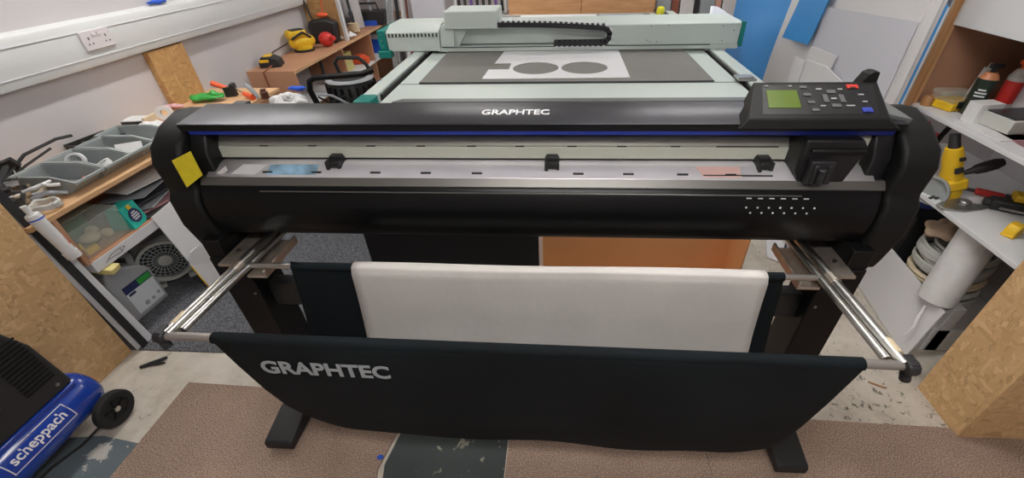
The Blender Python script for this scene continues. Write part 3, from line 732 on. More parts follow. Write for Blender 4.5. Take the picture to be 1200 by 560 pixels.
# storage bins
def bin_tree(loc, rz, label):
    t = thing('storage_bin', label, 'storage bin', loc, rz, 'grey open-fronted bins on the left worktop', world=False)
    L_, W_, H_ = .30, .152, .088   # long axis x (front to +x)
    b = MB(); th = .006
    b.box(-L_/2, L_/2-.06, -W_/2, W_/2, 0, th)
    side = [(-L_/2, 0), (L_/2-.06, 0), (L_/2, .045), (L_/2, .055), (L_/2-.10, H_), (-L_/2, H_)]
    for y in (-W_/2, W_/2-th): b.prism(side, 'y', y, y+th)
    b.box(-L_/2, -L_/2+th, -W_/2, W_/2, 0, H_)
    b.add([(L_/2-.06, -W_/2, 0), (L_/2-.06, W_/2, 0), (L_/2, W_/2, .055), (L_/2, -W_/2, .055), (L_/2-.068, -W_/2, .005), (L_/2-.068, W_/2, .005), (L_/2-.008, W_/2, .057), (L_/2-.008, -W_/2, .057)], [(0, 1, 2, 3), (7, 6, 5, 4), (3, 2, 6, 7), (0, 4, 5, 1)])
    build('tub', b, 'ctray', t, .0015)
    r = MB()
    for y in (-W_/2-.005, W_/2-.003): r.prism([(-L_/2, H_-.004), (L_/2-.10, H_-.004), (L_/2+.006, .054), (L_/2+.006, .064), (L_/2-.098, H_+.006), (-L_/2, H_+.006)], 'y', y, y+.008)
    r.box(-L_/2-.006, -L_/2+.002, -W_/2, W_/2, H_-.004, H_+.006).box(L_/2-.004, L_/2+.008, -W_/2, W_/2, .052, .064)
    build('rim', r, 'ctray', t, .001)
    return t
b1 = bin_tree((-2.42, 1.705, WZ+.001), .03, 'grey bin holding blue and orange parts, nearest to the pile of tools')
for k, (lx, lab) in enumerate((((-2.42, 1.870), 'middle grey bin on the left worktop, holding rolls of white tape'), ((-2.42, 2.035), 'grey bin beside the plotter end cap, holding a white card'), ((-2.46, 2.20), 'hindmost grey bin on the left worktop, behind the plotter end cap'))):
    copy_tree(b1, (lx[0], lx[1], WZ+.001), (.03, -.02, .06)[k], lab)
single('plastic_plug', 'small blue plastic plug in the nearest grey bin', 'plug', MB().lathe([(.0, 0), (.024, 0), (.024, .03), (.018, .036), (0, .036)]), 'bluebright', (-2.50, 1.70, WZ+.012), (.2, .1, 0))
single('orange_strap', 'orange strap curled in the nearest grey bin', 'strap', MB().tube([(-.06, -.05, .004), (0, -.06, .008), (.06, -.03, .012), (.07, .03, .006), (.02, .06, .01)], .006, 6), 'orange', (-2.40, 1.705, WZ+.012))
single('green_label', 'pale green card in the nearest grey bin', 'card', MB().box(-.05, .05, -.03, .03, 0, .003), mat('pale_green', (.35, .5, .3), .6), (-2.345, 1.70, WZ+.020), (0, -.25, .3))
def ring(R, r, h):
    return MB().lathe([(R, 0), (R, h), (r, h), (r, 0), (R, 0)], caps=False)
single('tape_roll', 'white tape roll lying in the middle grey bin', 'tape', ring(.042, .030, .02), 'paper', (-2.36, 1.87, WZ+.030), (.25, -.3, 0))
single('tape_roll', 'white tape roll standing against the back of the middle grey bin', 'tape', ring(.042, .031, .02), 'sheetwhite', (-2.49, 1.87, WZ+.060), (1.2, .3, .3))
single('dark_clip', 'dark clip lying beside the white tape in the middle bin', 'clip', MB().box(-.03, .03, -.02, .02, 0, .02).cyl((-.02, -.022, .022), (-.02, .022, .022), .008, n=10), 'darksteel', (-2.43, 1.86, WZ+.01), (0, 0, .4), bevel=.002)
single('white_card', 'white framed card leaning in the bin beside the plotter', 'card', MB().box(-.06, .06, -.002, .002, 0, .075), 'paper', (-2.36, 2.03, WZ+.012), (-.6, 0, .5), bevel=.001)
single('green_block', 'dark green block in the bin beside the plotter', 'block', MB().box(-.03, .03, -.03, .03, 0, .04), mat('dark_green', (.08, .14, .11), .6), (-2.47, 2.04, WZ+.008), bevel=.003)
# boxes further along, by the wall
single('parts_tray', 'low tray of dark metal parts behind the grey bins', 'tray', MB().box(-.11, .11, -.09, .09, 0, .012).box(-.11, -.104, -.09, .09, 0, .05).box(.104, .11, -.09, .09, 0, .05).box(-.11, .11, -.09, -.084, 0, .05).box(-.11, .11, .084, .09, 0, .05).cyl((-.06, -.03, .04), (.05, .03, .045), .018).cyl((-.05, .04, .035), (.06, -.04, .035), .012), 'darksteel', (-2.69, 2.18, WZ+.001), (0, 0, 1.4), bevel=.001)
st = thing('carton', 'dark fronted carton standing on end beside the white tape roll', 'box', (-2.66, 2.45, WZ+.001), .12, world=False)
build('body', rbox(.13, .10, .07), 'paper', st, .002)
build('dark_front', MB().box(-.063, .063, -.054, -.050, .005, .065), 'darksteel', st)
single('slim_carton', 'cream slim carton standing beside the dark fronted carton', 'box', rbox(.02, .10, .085), 'cablecream', (-2.575, 2.45, WZ+.001), (0, 0, .1), bevel=.002)
single('tape_reel', 'white tape reel standing on the cartons by the wall', 'tape', ring(.045, .02, .03), 'paper', (-2.62, 2.62, WZ+.046), (1.35, 0, .5))
single('clear_bag', 'pale plastic bag of parts beside the hindmost bin', 'bag', MB().ball((0, 0, .045), .07, (1.3, 1, .62)).ball((.06, .03, .03), .04, (1, 1.2, .7)), 'paper', (-2.50, 2.36, WZ+.001))
# small things over the plotter's left shoulder
single('green_sleeve', 'bright green plastic sleeve lying at the foot of the OSB wall board', 'sleeve', MB().ball((0, 0, .03), .10, (1.3, .6, .3)).ball((.06, .01, .045), .05, (1.3, .7, .5)), 'green', (-2.60, 2.98, WZ+.002), (0, 0, .1))
single('pink_cloth', 'pink and white rag beside the green sleeve', 'rag', MB().ball((0, 0, .02), .05, (1.6, .7, .4)), mat('pink_rag', (.7, .4, .42), .8), (-2.72, 2.82, WZ+.002))
cl = thing('clamp', 'orange handled clamp lying by the OSB wall board', 'clamp', (-2.50, 3.10, WZ), .3, world=False)
build('handle', MB().cyl((-.10, .02, .10), (.0, .0, .055), .02, .016), 'orange', cl)
build('jaw', MB().box(-.03, .045, -.025, .025, .0, .07).box(.02, .05, -.03, .03, .05, .09), 'toolblack', cl, .004)
sv = thing('screwdriver', 'orange screwdriver lying in front of the grey file', 'screwdriver', (-2.36, 3.06, WZ), -.5, world=False)
build('handle', MB().cyl((0, 0, .03), (.11, 0, .02), .016, .02), 'orange', sv)
build('shaft', MB().cyl((-.12, 0, .06), (0, 0, .03), .005), 'steel', sv)
fl = thing('file', 'blue-grey handled file propped up behind the plotter', 'file', (-2.27, 3.02, WZ), 0, world=False)
build('handle', MB().tube([(-.02, 0, .115), (-.005, 0, .09), (.02, 0, .05), (.04, 0, .01)], [.010, .017, .017, .013]), 'papergrey', fl)
single('brown_jar', 'dark brown lidded jar behind the plotter top', 'jar', MB().lathe([(.0, 0), (.028, 0), (.028, .045), (.02, .05), (.02, .065), (0, .065)]), mat('brown_glass', (.09, .03, .02), .3), (-2.20+.0, 3.05, WZ-.0), (0, 0, 0))
bg = thing('plastic_bag', 'crumpled white plastic bag by the brown bench end', 'bag', (-2.10, 3.15, .0), world=False)
b = MB()
for x, y, z, r in ((0, 0, .70, .09), (.07, .02, .72, .07), (-.08, 0, .69, .08), (.02, -.03, .76, .05), (.0, .0, .55, .13), (0, 0, .35, .15), (0, 0, .15, .16)): b.ball((x, y, z), r, (1, .9, .9 if z > .6 else 1))
build('bag_body', b, 'paper', bg)
build('blue_top', MB().ball((.07, .06, .80), .055, (1.5, .7, .45)), 'bluebright', bg, label='blue rolled top')

# ---- pile of tools at the near end of the worktop
def W(x, y, z): return (x, y, z)
single('sealant_gun', 'black metal sealant gun frame lying over the end of the worktop', 'sealant gun',
       MB().tube([(-2.62, 1.62, .84), (-2.50, 1.50, .85), (-2.36, 1.42, .85)], .012, 8).tube([(-2.66, 1.60, .88), (-2.54, 1.48, .89)], .008, 8).box(-2.40, -2.33, 1.40, 1.46, .79, .86).tube([(-2.52, 1.52, .85), (-2.50, 1.56, .80), (-2.53, 1.60, .79)], .008, 8), 'darksteel', (-2.5, 1.5, .8), world=True)
single('bar_clamp', 'long dark bar clamp standing at the left worktop end', 'clamp',
       MB().box(-2.49, -2.475, 1.39, 1.405, .25, 1.10).box(-2.52, -2.42, 1.38, 1.41, .98, 1.02).box(-2.52, -2.42, 1.38, 1.41, .86, .90).cyl((-2.43, 1.395, .86), (-2.43, 1.395, 1.0), .008).cyl((-2.43, 1.395, .78), (-2.43, 1.395, .86), .016), 'darksteel', (-2.48, 1.4, .25), world=True, bevel=.002)
single('pliers', 'steel pliers on the worktop beside the cable coil', 'pliers',
       MB().tube([(-.09, -.03, 0), (-.03, -.012, 0), (.02, .008, 0), (.07, .012, 0)], [.009, .008, .007, .004]).tube([(-.09, .03, 0), (-.03, .012, 0), (.02, -.008, 0), (.07, -.008, 0)], [.009, .008, .007, .004]).cyl((0, 0, -.008), (0, 0, .008), .013), 'steel', (-2.46, 1.60, .815), (.2, .1, .9))
single('cable_coil', 'grey cable coil on the front edge of the worktop', 'cable', MB().tube([(.05*math.cos(a)*(1+.1*math.sin(3*a)), .05*math.sin(a), .012+.02*(k/60)+.004*math.sin(5*a)) for k in range(61) for a in [k*2*PI*3/60]], .008, 8), 'fanbody', (-2.31, 1.50, WZ+.002))
single('white_clip', 'white plastic clip lying over the grey cable coil', 'clip', MB().tube([(-.06, -.02, 0), (-.02, -.015, .01), (0, .01, .012), (.03, .0, .01), (.06, .02, 0)], .008, 8).tube([(0, .01, .012), (.01, .05, .01)], .007, 8), 'paper', (-2.36, 1.57, .845), (0, 0, .3))
single('hex_key', 'long dark hex key bar on the worktop', 'hex key', MB().tube([(-2.50, 1.80-.19, .83), (-2.42, 1.52, .82), (-2.345, 1.455, .815)], .009, 6), 'toolblack', (-2.4, 1.5, .82), world=True)
single('cable_tie', 'black cable curving along the wall behind the nearest bin', 'cable', MB().tube([(-2.68, 1.66, .82), (-2.66, 1.80, .90), (-2.63, 1.95, .92), (-2.62, 2.02, .91)], .008, 8).tube([(-2.66, 1.66, .82), (-2.64, 1.76, .86), (-2.60, 1.88, .90)], .006, 8), 'toolblack', (-2.65, 1.8, .8), world=True)
for k, (x, y, z, rx, ry, rz, lab) in enumerate(((-2.57, 1.60, .80, .2, .3, .4, 'brown-grey rag bundle among the tools'), (-2.44, 1.50, .80, .1, 0, 1.2, 'tan leather strap bundle by the worktop end'))):
    single('rag' if k == 0 else 'strap_bundle', lab, 'rag' if k == 0 else 'strap', MB().ball((0, 0, 0), .045, (1.4, .8, .5)).ball((.03, .02, .01), .03, (1.2, .9, .7)).ball((-.04, .01, .008), .028, (1, 1, .7)), mat('rag_brown', (.2, .16, .12), .9) if k == 0 else mat('leather_tan', (.36, .25, .15), .7), (x, y, z), (rx, ry, rz))
single('spanner', 'steel spanner lying across the clamp', 'spanner', MB().box(-.09, .09, -.008, .008, -.003, .003).cyl((-.09, 0, -.004), (-.09, 0, .004), .02, n=8).cyl((.09, 0, -.004), (.09, 0, .004), .018, n=8), 'steel', (-2.56, 1.47, .875), (.1, -.1, -.8), bevel=.001)
single('grip_pliers', 'dark locking pliers on top of the tool pile', 'pliers', MB().tube([(-.10, -.02, 0), (-.02, 0, .01), (.06, .02, 0)], [.012, .012, .008]).tube([(-.10, .03, .01), (-.02, .01, .01), (.05, -.01, 0)], [.008, .009, .006]).box(.04, .08, -.02, .02, -.01, .015), 'darksteel', (-2.60, 1.50, .895), (.1, .2, .2), bevel=.002)
single('metal_bracket', 'bent steel bracket in the tool pile', 'bracket', MB().box(-.05, .05, -.02, .02, 0, .004).box(.046, .05, -.02, .02, 0, .06), 'steel', (-2.52, 1.56, .865), (.3, .2, .9), bevel=.001)

import itertools
def pile(name, lab, cat, mb, m_, loc, rot, bevel=.002): return single(name, lab, cat, mb, m_, loc, rot, bevel=bevel)
pile('clamp_screw', 'steel G-clamp lying on its side nearest to the wall in the tool pile', 'clamp', MB().tube([(-.06, 0, 0), (-.06, .08, 0), (.06, .08, 0), (.06, 0, 0)], .010, 8).cyl((.06, .0, 0), (-.02, .0, 0), .006).cyl((.06, 0, 0), (.11, 0, 0), .007).cyl((.11, -.03, 0), (.11, .03, 0), .004), 'darksteel', (-2.66, 1.63, .80), (.3, .1, .4))
pile('pipe_wrench', 'black pipe wrench lying diagonally over the tool pile', 'wrench', MB().box(-.15, .06, -.010, .010, -.006, .006).box(.05, .11, -.025, .025, -.009, .009).box(.09, .12, .0, .05, -.008, .008).cyl((.07, -.03, 0), (.07, -.012, 0), .013), 'toolblack', (-2.46, 1.52, .905), (.1, .1, -.9))
pile('socket_bar', 'shiny steel ratchet bar on top of the tool pile', 'ratchet', MB().cyl((-.09, 0, 0), (.07, 0, 0), .007).cyl((.07, 0, -.012), (.07, 0, .014), .018).cyl((-.12, 0, 0), (-.07, 0, 0), .012), 'steel', (-2.58, 1.56, .925), (.0, .15, -.5))
pile('trigger_clamp', 'black trigger clamp standing up from the tool pile by the wall', 'clamp', MB().box(-.008, .008, -.004, .004, -.02, .22).box(-.03, .06, -.012, .012, .18, .205).box(-.03, .06, -.014, .014, .05, .10).box(.02, .045, -.010, .010, -.03, .06), 'toolblack', (-2.70, 1.75, .80), (.25, -.3, .5))
pile('cream_tape', 'cream masking tape roll half buried in the tool pile', 'tape', ring(.045, .030, .025), 'cablecream', (-2.47, 1.62, .80), (.4, .2, 0))
pile('steel_nut', 'large steel nut on the worktop beside the cable coil', 'nut', ring(.018, .010, .014), 'steel', (-2.27, 1.43, WZ+.002), (0, 0, 0))
pile('hook_bolt', 'dark hooked bolt hanging over the worktop end', 'bolt', MB().tube([(-.07, 0, 0), (0, 0, 0), (.04, .01, -.01), (.05, .03, -.03), (.03, .05, -.04)], .007, 8), 'darksteel', (-2.40, 1.44, .835), (.1, .2, .2))
pile('chisel', 'wood handled chisel pointing to the wall in the tool pile', 'chisel', MB().cyl((-.06, 0, 0), (.03, 0, 0), .013, .010).box(.03, .13, -.008, .008, -.002, .002), 'darksteel', (-2.62, 1.58, .86), (0, .1, 1.2))
pile('grey_lever', 'grey plastic lever clamp beside the nearest grey bin', 'clamp', MB().tube([(-.07, 0, 0), (-.02, .02, .01), (.03, .01, .0), (.07, .03, -.01)], [.012, .014, .011, .007], 8).tube([(-.06, .03, .01), (0, .02, .012), (.05, -.01, .0)], .008, 8), 'papergrey', (-2.35, 1.58, .80), (.1, .1, .9))

# ---- leaning strips and the long white cartridge tube in front of the shelf
def strip(name, x0, y0, z0, x1, y1, z1, w, th, m, lab, cat='strip'):
    d = Vector((x1-x0, y1-y0, z1-z0)); L_ = d.length
    m4 = frame((x0, y0, z0), d, (0, 1, 0))
    return single(name, lab, cat, xf(MB().box(0, L_, -w/2, w/2, -th/2, th/2), m4), m, (x0, y0, z0), world=True, bevel=.001)
strip('trim_strip', -2.19, 1.372, .006, -2.30, 1.375, 1.15, .034, .008, 'toolblack', 'black trim strip leaning beside the OSB panel, nearest to the jug')
strip('trim_strip', -2.212, 1.352, .006, -2.312, 1.353, 1.15, .022, .006, 'shelfwhite', 'thin white trim strip between the two black strips')
strip('trim_strip', -2.225, 1.345, .006, -2.33, 1.3475, 1.17, .010, .012, 'matedge', 'dark trim strip leaning tight against the OSB panel')
strip('trim_board', -2.20, 1.412, .004, -2.29, 1.405, .80, .040, .006, 'shelfwhite', 'wider white trim strip leaning under the cartridge tube')
ct = thing('cartridge_tube', 'long white cartridge tube with a blue ring leaning against the shelf', 'tube', (-2.2, 1.39, .40))
a, bq = Vector((-2.195, 1.388, .60)), Vector((-2.218, 1.380, .82))
d = (bq-a)
build('barrel', MB().cyl(a, bq, .0235, .026), 'paper', ct)
build('end_collar', MB().cyl(a-d*.02, a+d*.13, .0275), 'paper', ct)
build('blue_ring', MB().cyl(a+d*.92, a+d*.95, .0268), 'bluebright', ct)
build('nozzle', MB().cyl(a+d*.95, a+d*1.03, .027, .024).cyl(a+d*1.03, a+d*1.22, .011), 'paper', ct)
build('red_label', xf(MB().prism([(.0246*math.cos(t_), .0246*math.sin(t_)) for t_ in (-.2, 0, .2, .4, .6)]+[(.0260*math.cos(t_), .0260*math.sin(t_)) for t_ in (.6, .4, .2, 0, -.2)], 'z', .06, .20), frame(a, (1, 0, .15), (0, 1, 0))), 'red', ct)

# ---- on the lower shelf
cb = thing('clear_box', 'clear plastic box with green inside on the lower shelf', 'box', (-2.40, 1.63, .507), .0, world=True)
X0, X1, Y0, Y1, Z0, Z1 = -2.55, -2.27, 1.475, 1.73, .507, .66
build('shell', MB().box(X0, X1, Y0, Y0+.003, Z0, Z1).box(X0, X1, Y1-.003, Y1, Z0, Z1).box(X0, X0+.003, Y0, Y1, Z0, Z1).box(X1-.003, X1, Y0, Y1, Z0, Z1).box(X0, X1, Y0, Y1, Z1-.003, Z1), 'clear', cb)
build('paper_sleeve', MB().box(X0+.09, X0+.18, Y0+.006, Y1-.006, Z1+.001, Z1+.003), mat('pale_sleeve', (.52, .52, .44), .5), cb)
build('green_tray', MB().box(X0+.01, X0+.09, Y0+.03, Y1-.02, Z0+.004, Z1-.02), mat('bottle_green', (.05, .18, .08), .4), cb, .003)
build('parts', MB().ball((-2.36, 1.60, .545), .035, (1.3, 1.2, .7)).ball((-2.41, 1.66, .545), .03, (1, 1, .8)).ball((-2.33, 1.66, .535), .025), 'cablecream', cb)
build('yellow_tag', MB().box(-2.31, -2.29, 1.50, 1.56, .51, .54).box(-2.37, -2.33, 1.51, 1.53, .51, .56), 'yellow', cb)
tb = thing('small_carton', 'turquoise carton with a round navy print on the lower shelf', 'carton', (-2.30, 1.775, .507), .18, world=False)
build('body', MB().prism([(-.07, 0), (.045, 0), (.025, .12), (-.045, .12)], 'y', -.055, .055), 'tealbox', tb, .002)
fr = frame((.0368, 0, .058), (0, 1, 0), (-.165, 0, 1))
build('round_print', xf(MB().lathe([(.0, 0), (.038, 0), (.038, .001), (0, .001)], n=32), fr), 'navy', tb)
lt = MB()
for k, w in enumerate((.030, .046, .050, .040)): lt.box(-w/2, w/2, .018-.012*k-.003, .018-.012*k+.004, .001, .0018)
build('print_lines', xf(lt, fr), 'whitemark', tb)
build('yellow_band', xf(MB().box(-.012, .012, .038, .060, 0, .0012), fr), 'yellow', tb)
# magazines and papers
mags = [(-2.40, 1.98, .507, .26, .34, .012, .1, 'magdark', 'dark glossy magazine at the bottom of the lower shelf stack', 0),
        (-2.39, 1.97, .521, .25, .33, .010, -.25, 'magpink', 'pink covered magazine on the lower shelf beside the turquoise carton', .03),
        (-2.42, 2.0, .541, .26, .34, .008, .3, 'papergrey', 'grey folded brochure above the pink magazine', .06),
        (-2.40, 1.96, .569, .24, .34, .006, -.1, 'magdark', 'black brochure fanned out near the top of the stack', .08),
        (-2.41, 2.0, .607, .25, .32, .005, .2, 'papergrey', 'bluish plastic folder near the top of the stack', .08),
        (-2.39, 2.03, .645, .24, .34, .005, -.2, 'paper', 'white papers on top of the stack under the worktop', .06)]
for x, y, z, w, d_, h, rz, m_, lab, ty in mags:
    single('magazine' if 'magazine' in lab else ('brochure' if 'brochure' in lab else 'papers'), lab, 'magazine' if 'magazine' in lab else 'papers', MB().box(-w/2, w/2, -d_/2, d_/2, 0, h), m_, (x, y, z), (0, -ty, rz), bevel=.001)
# ---- on the floor under the shelf
jg = thing('fluid_jug', 'large grey plastic jug with a white label on the floor under the shelf', 'jug', (-2.435, 1.635, .008), 1.50, world=False)
W2, D2 = .075, .115
prof = [(-D2, 0), (D2, 0), (D2+.004, .02), (D2+.004, .22), (D2-.03, .27), (D2-.09, .30), (-.02, .315), (-.03, .335), (-.09, .335), (-.10, .31), (-D2, .27), (-D2-.004, .02)]
build('body', MB().prism(prof, 'y', -W2, W2), 'jug', jg, .022, seg=4)
build('handle', MB().tube([(D2-.02, 0, .25), (D2-.01, 0, .31), (D2-.05, 0, .345), (.0, 0, .352), (-.04, 0, .33)], .018, 12), 'jug', jg)
build('cap', MB().cyl((-.065, 0, .333), (-.065, 0, .36), .026), 'toolblack', jg)
build('label', MB().box(-D2+.05, D2-.015, -W2-.0018, -W2+.001, .03, .17), 'jug_label', jg, label='white printed label')
build('label_print', MB().box(-D2+.05, D2-.015, -W2-.0022, -W2+.001, .170, .215).box(-D2+.06, -D2+.10, -W2-.0026, -W2-.001, .15, .165), 'navy', jg)
build('label_print', MB().box(.02, D2-.02, -W2-.0026, -W2-.001, .175, .21), 'green', jg)
build('label_print', MB().cyl((-.0, -W2-.0016, .06), (0, -W2-.0026, .06), .014).cyl((.04, -W2-.0016, .06), (.04, -W2-.0026, .06), .01).cyl((.08, -W2-.0016, .07), (.08, -W2-.0026, .07), .01), 'papergrey', jg)
single('sponge', 'yellow sponge resting behind the jug cap', 'sponge', MB().box(-.045, .045, -.03, .03, 0, .03), mat('sponge_yellow', (.7, .6, .25), .9), (-2.262, 1.50, .4147), (0, .25, .2), bevel=.004)
fn = thing('fan_heater', 'round grilled fan unit standing on the floor behind the jug', 'fan', (-2.40, 1.885, .008), .80, world=False)
FR = .135; cy = 0
build('casing', MB().box(-.13, .13, .02, .17, .0, .30), 'fanbody', fn, .03, seg=4)
build('ring', MB().lathe([(.118, 0), (.135, .0), (.135, .05), (.118, .05), (.118, 0)], (0, .02, .165), (0, -1, 0), 40, caps=False), 'fanbody', fn)
build('dark_recess', MB().cyl((0, .019, .165), (0, -.0, .165), .118, n=40), 'dark', fn)
sp = MB()
for k in range(24):
    a = 2*PI*k/24; sp.cyl((.035*math.cos(a), -.012, .165+.035*math.sin(a)), (.12*math.cos(a+.12), -.018, .165+.12*math.sin(a+.12)), .0028, n=6)
for r in (.06, .08, .10): sp.tube([(r*math.cos(2*PI*k/36), -.016, .165+r*math.sin(2*PI*k/36)) for k in range(36)], .0022, 6, closed=True)
build('grille', sp, 'ctray', fn)
build('hub', MB().lathe([(.034, 0), (.034, .008), (.022, .014), (0, .014)], (0, -.01, .165), (0, -1, 0), 28), 'fanbody', fn)
build('base_foot', MB().box(-.12, -.06, -.03, .18, 0, .02).box(.06, .12, -.03, .18, 0, .02), 'fanbody', fn, .004)
# leaning white boards
single('white_sheet', 'white board leaning against the lower shelf, beside the fan', 'board', MB().plate([(-2.165, 1.835, .009), (-2.165, 2.35, .009), (-2.233, 2.35, .60), (-2.233, 1.955, .53), (-2.233, 1.826, .52)], .006), 'sheetwhite', (-2.16, 2.0, .009), world=True)
single('white_offcut', 'smaller white board with a yellow edge in front of the leaning board', 'board', MB().plate([(-2.125, 1.80, .009), (-2.125, 2.1, .009), (-2.150, 2.1, .275), (-2.150, 1.84, .27), (-2.150, 1.795, .21)], .006), 'boardwhite', (-2.12, 1.9, .009), world=True)
strip('yellow_rod', -2.118, 1.795, .012, -2.143, 1.79, .205, .006, .006, 'yellow', 'thin yellow rod along the edge of the leaning white board', 'rod')

# ================================================================== COMPRESSOR
cm = thing('air_compressor', 'blue tank air compressor with a black shroud on the floor by the OSB panel', 'air compressor', (-2.06, .6, 0))
tx, tz, tr_ = -2.075, .215, .125
build('tank', MB().lathe([(0, 0), (.05, .004), (.09, .02), (.115, .045), (tr_, .085), (tr_, .64), (.115, .68), (.09, .705), (.05, .72), (0, .725)], (tx, .31, tz), (0, 1, 0), 40, caps=False), 'tank', cm)
sh = build('shroud', MB().prism([(.36, .325), (.96, .325), (.945, .60), (.90, .74), (.80, .80), (.45, .80), (.36, .7)], 'x', -2.21, -1.99), 'toolblack', cm, .02, seg=3)
for k in range(13):
    z = .42+k*.021
    build('vent_rib', MB().box(-1.992, -1.984, .80, .92, z, z+.006), 'cap', sh)
build('pump_dome', MB().ball((-1.98, .62, .52), .09, (.55, 1.2, 1)), 'toolblack', sh)
build('saddle', MB().box(-2.20, -1.985, .38, .95, .30, .33), 'tank', cm, .006)
build('screw', MB().cyl((-1.990, .90, .375), (-1.982, .90, .375), .008, n=10), 'steel', cm)
wh = build('wheel', MB().lathe([(.03, 0), (.086, 0), (.095, .008), (.095, .032), (.086, .04), (.06, .04), (.055, .03), (.0, .03)], (-1.955, .955, .097), (1, 0, 0), 36), 'rubber', cm)
build('hub', MB().cyl((-1.93, .955, .097), (-1.912, .955, .097), .014, n=14), 'alu', wh)
sp = MB()
for k in range(5):
    a = 2*PI*k/5+.3; sp.cyl((-1.922, .955+.014*math.cos(a), .097+.014*math.sin(a)), (-1.922, .955+.055*math.cos(a), .097+.055*math.sin(a)), .006, n=6)
build('wheel_spokes', sp, 'leg', wh)
build('axle_bracket', MB().box(-2.14, -1.95, .925, .985, .08, .112), 'tank', cm, .003)
build('front_foot', MB().box(-2.14, -2.0, .36, .42, .0, .10), 'rubber', cm, .004)
# lettering lies on the tank's flank
ang = math.radians(20)
cp0 = Vector((tx+(tr_+.0015)*math.cos(ang), .735, tz+(tr_+.0015)*math.sin(ang)))
upv = Vector((-math.sin(ang), 0, math.cos(ang)))
def on_tank(mb):
    out = MB(); out.f = mb.f; out.sm = mb.sm; out.v = []
    for v in mb.v:
        a_ = ang+v.y/tr_; rr = tr_+.0012+v.z
        out.v.append(Vector((tx+rr*math.cos(a_), .71+v.x, tz+rr*math.sin(a_))))
    return out
build('logo', on_tank(text_mb('scheppach', .235, .058, .0008, .02)), 'whitemark', cm, label='white lettering in a white frame')
fm = MB()
for k in range(30):
    x = -.142+.284*k/30
    for y0 in (-.044, .040): fm.box(x, x+.284/30, y0, y0+.004, 0, .0008)
for k in range(10):
    y = -.044+.088*k/10
    for x0 in (-.142, .138): fm.box(x0, x0+.004, y, y+.0088, 0, .0008)
build('logo_frame', on_tank(fm), 'whitemark', cm)
cm.scale = (.86, .86, .86); cm.location = (-2.06, .66, 0)
single('power_cable', 'black cable on the floor below the blue tank', 'cable', MB().tube([(-2.0, .93, .09), (-1.99, .90, .04), (-2.03, .84, .008), (-2.07, .74, .008), (-2.08, .60, .008), (-2.06, .45, .008), (-1.98, .40, .008)], .006, 8), 'rubber', (-2.0, .8, 0), world=True)
single('hook_bracket', 'small black hooked bracket lying on the pale floor', 'bracket', MB().tube([(-2.105, 1.235, .008), (-2.055, 1.262, .01), (-2.012, 1.300, .01)], [.008, .012, .007], 8).tube([(-2.075, 1.25, .01), (-2.03, 1.26, .008), (-2.0, 1.268, .008)], [.006, .008, .005], 8), 'dark', (-2.05, 1.26, 0), world=True)
single('dowel', 'small brown nail lying on the pale floor by the right leg', 'nail', MB().cyl((1.44, 1.30, .004), (1.50, 1.268, .004), .004, n=8), 'amber', (1.47, 1.28, 0), world=True)
single('plastic_plug', 'tiny blue plastic plug at the worn floor patch', 'plug', MB().ball((-.725, .845, .012), .010, (1.3, 1, .8)), 'bluebright', (-.725, .845, .009), world=True)

# ================================================================== FAR LEFT BENCH
FB2 = thing('wooden_bench', 'brown board workbench running along the far left wall', 'workbench', (-2.58, 5., 0))
build('benchtop', MB().box(-2.8, -2.36, 3.76, 7.1, .76, .78), 'mdf', FB2, .001)
build('end_panel', MB().box(-2.8, -2.36, 3.76, 3.78, 0, .76), 'mdf', FB2, .001)
build('benchtop_edge', MB().box(-2.362, -2.357, 3.76, 7.1, .756, .781), 'pine', FB2)
for y in (4.75, 5.55, 6.4):
    build('divider', MB().box(-2.8, -2.37, y, y+.02, 0, .76), 'mdf', FB2, .001)
build('shelf', MB().box(-2.79, -2.37, 3.78, 7.1, .42, .44), 'shelfwhite', FB2, .001)
build('upright', MB().box(-2.8, -2.42, 5.02, 5.05, .78, 1.25), 'osb2', FB2, .001)
build('upright_edge', MB().box(-2.425, -2.395, 5.0, 5.05, .78, 1.6), 'shelfwhite', FB2)
# charger, sander etc.
chg = thing('battery_charger', 'black and yellow battery charger on the near corner of the brown bench', 'charger', (-2.66, 3.95, .781), .3, world=False)
build('case', MB().prism([(-.09, 0), (.09, 0), (.08, .06), (.02, .09), (-.06, .09), (-.09, .04)], 'y', -.07, .07), 'toolblack', chg, .008)
build('yellow_stripe', MB().box(-.075, .0, -.074, -.03, .045, .07).box(-.05, .02, -.05, .05, .088, .094), 'yellow', chg, .004)
single('charger_cable', 'dark red cable hanging down the end of the brown bench', 'cable', MB().tube([(-2.62, 3.88, .80), (-2.63, 3.74, .78), (-2.62, 3.735, .60), (-2.50, 3.735, .50), (-2.45, 3.735, .40)], .006, 8), 'maroon', (-2.6, 3.74, .5), world=True)
single('wall_cable', 'thin dark cable along the wall above the brown bench', 'cable', MB().tube([(-2.76, 3.98, .80), (-2.77, 4.2, .85), (-2.77, 4.5, .87)], .006, 6), 'darksteel', (-2.76, 4.2, .8), world=True)
sd = thing('power_sander', 'yellow power sander lying on the brown bench', 'sander', (-2.66, 4.55, .781), .9, world=False)
build('body', MB().ball((0, 0, .085), .10, (1.35, .7, .75)).cyl((0, 0, .0), (0, 0, .06), .085), 'yellow', sd)
build('motor', MB().box(-.13, .05, -.06, .06, .12, .20), 'yellow', sd, .02)
build('grip', MB().box(-.09, .03, -.05, .05, .145, .206).tube([(-.12, -.065, .13), (0, -.07, .18), (.08, -.05, .12)], .012, 8), 'toolblack', sd, .008)
build('base', MB().lathe([(.0, 0), (.10, 0), (.10, .02), (0, .02)]), 'toolblack', sd)
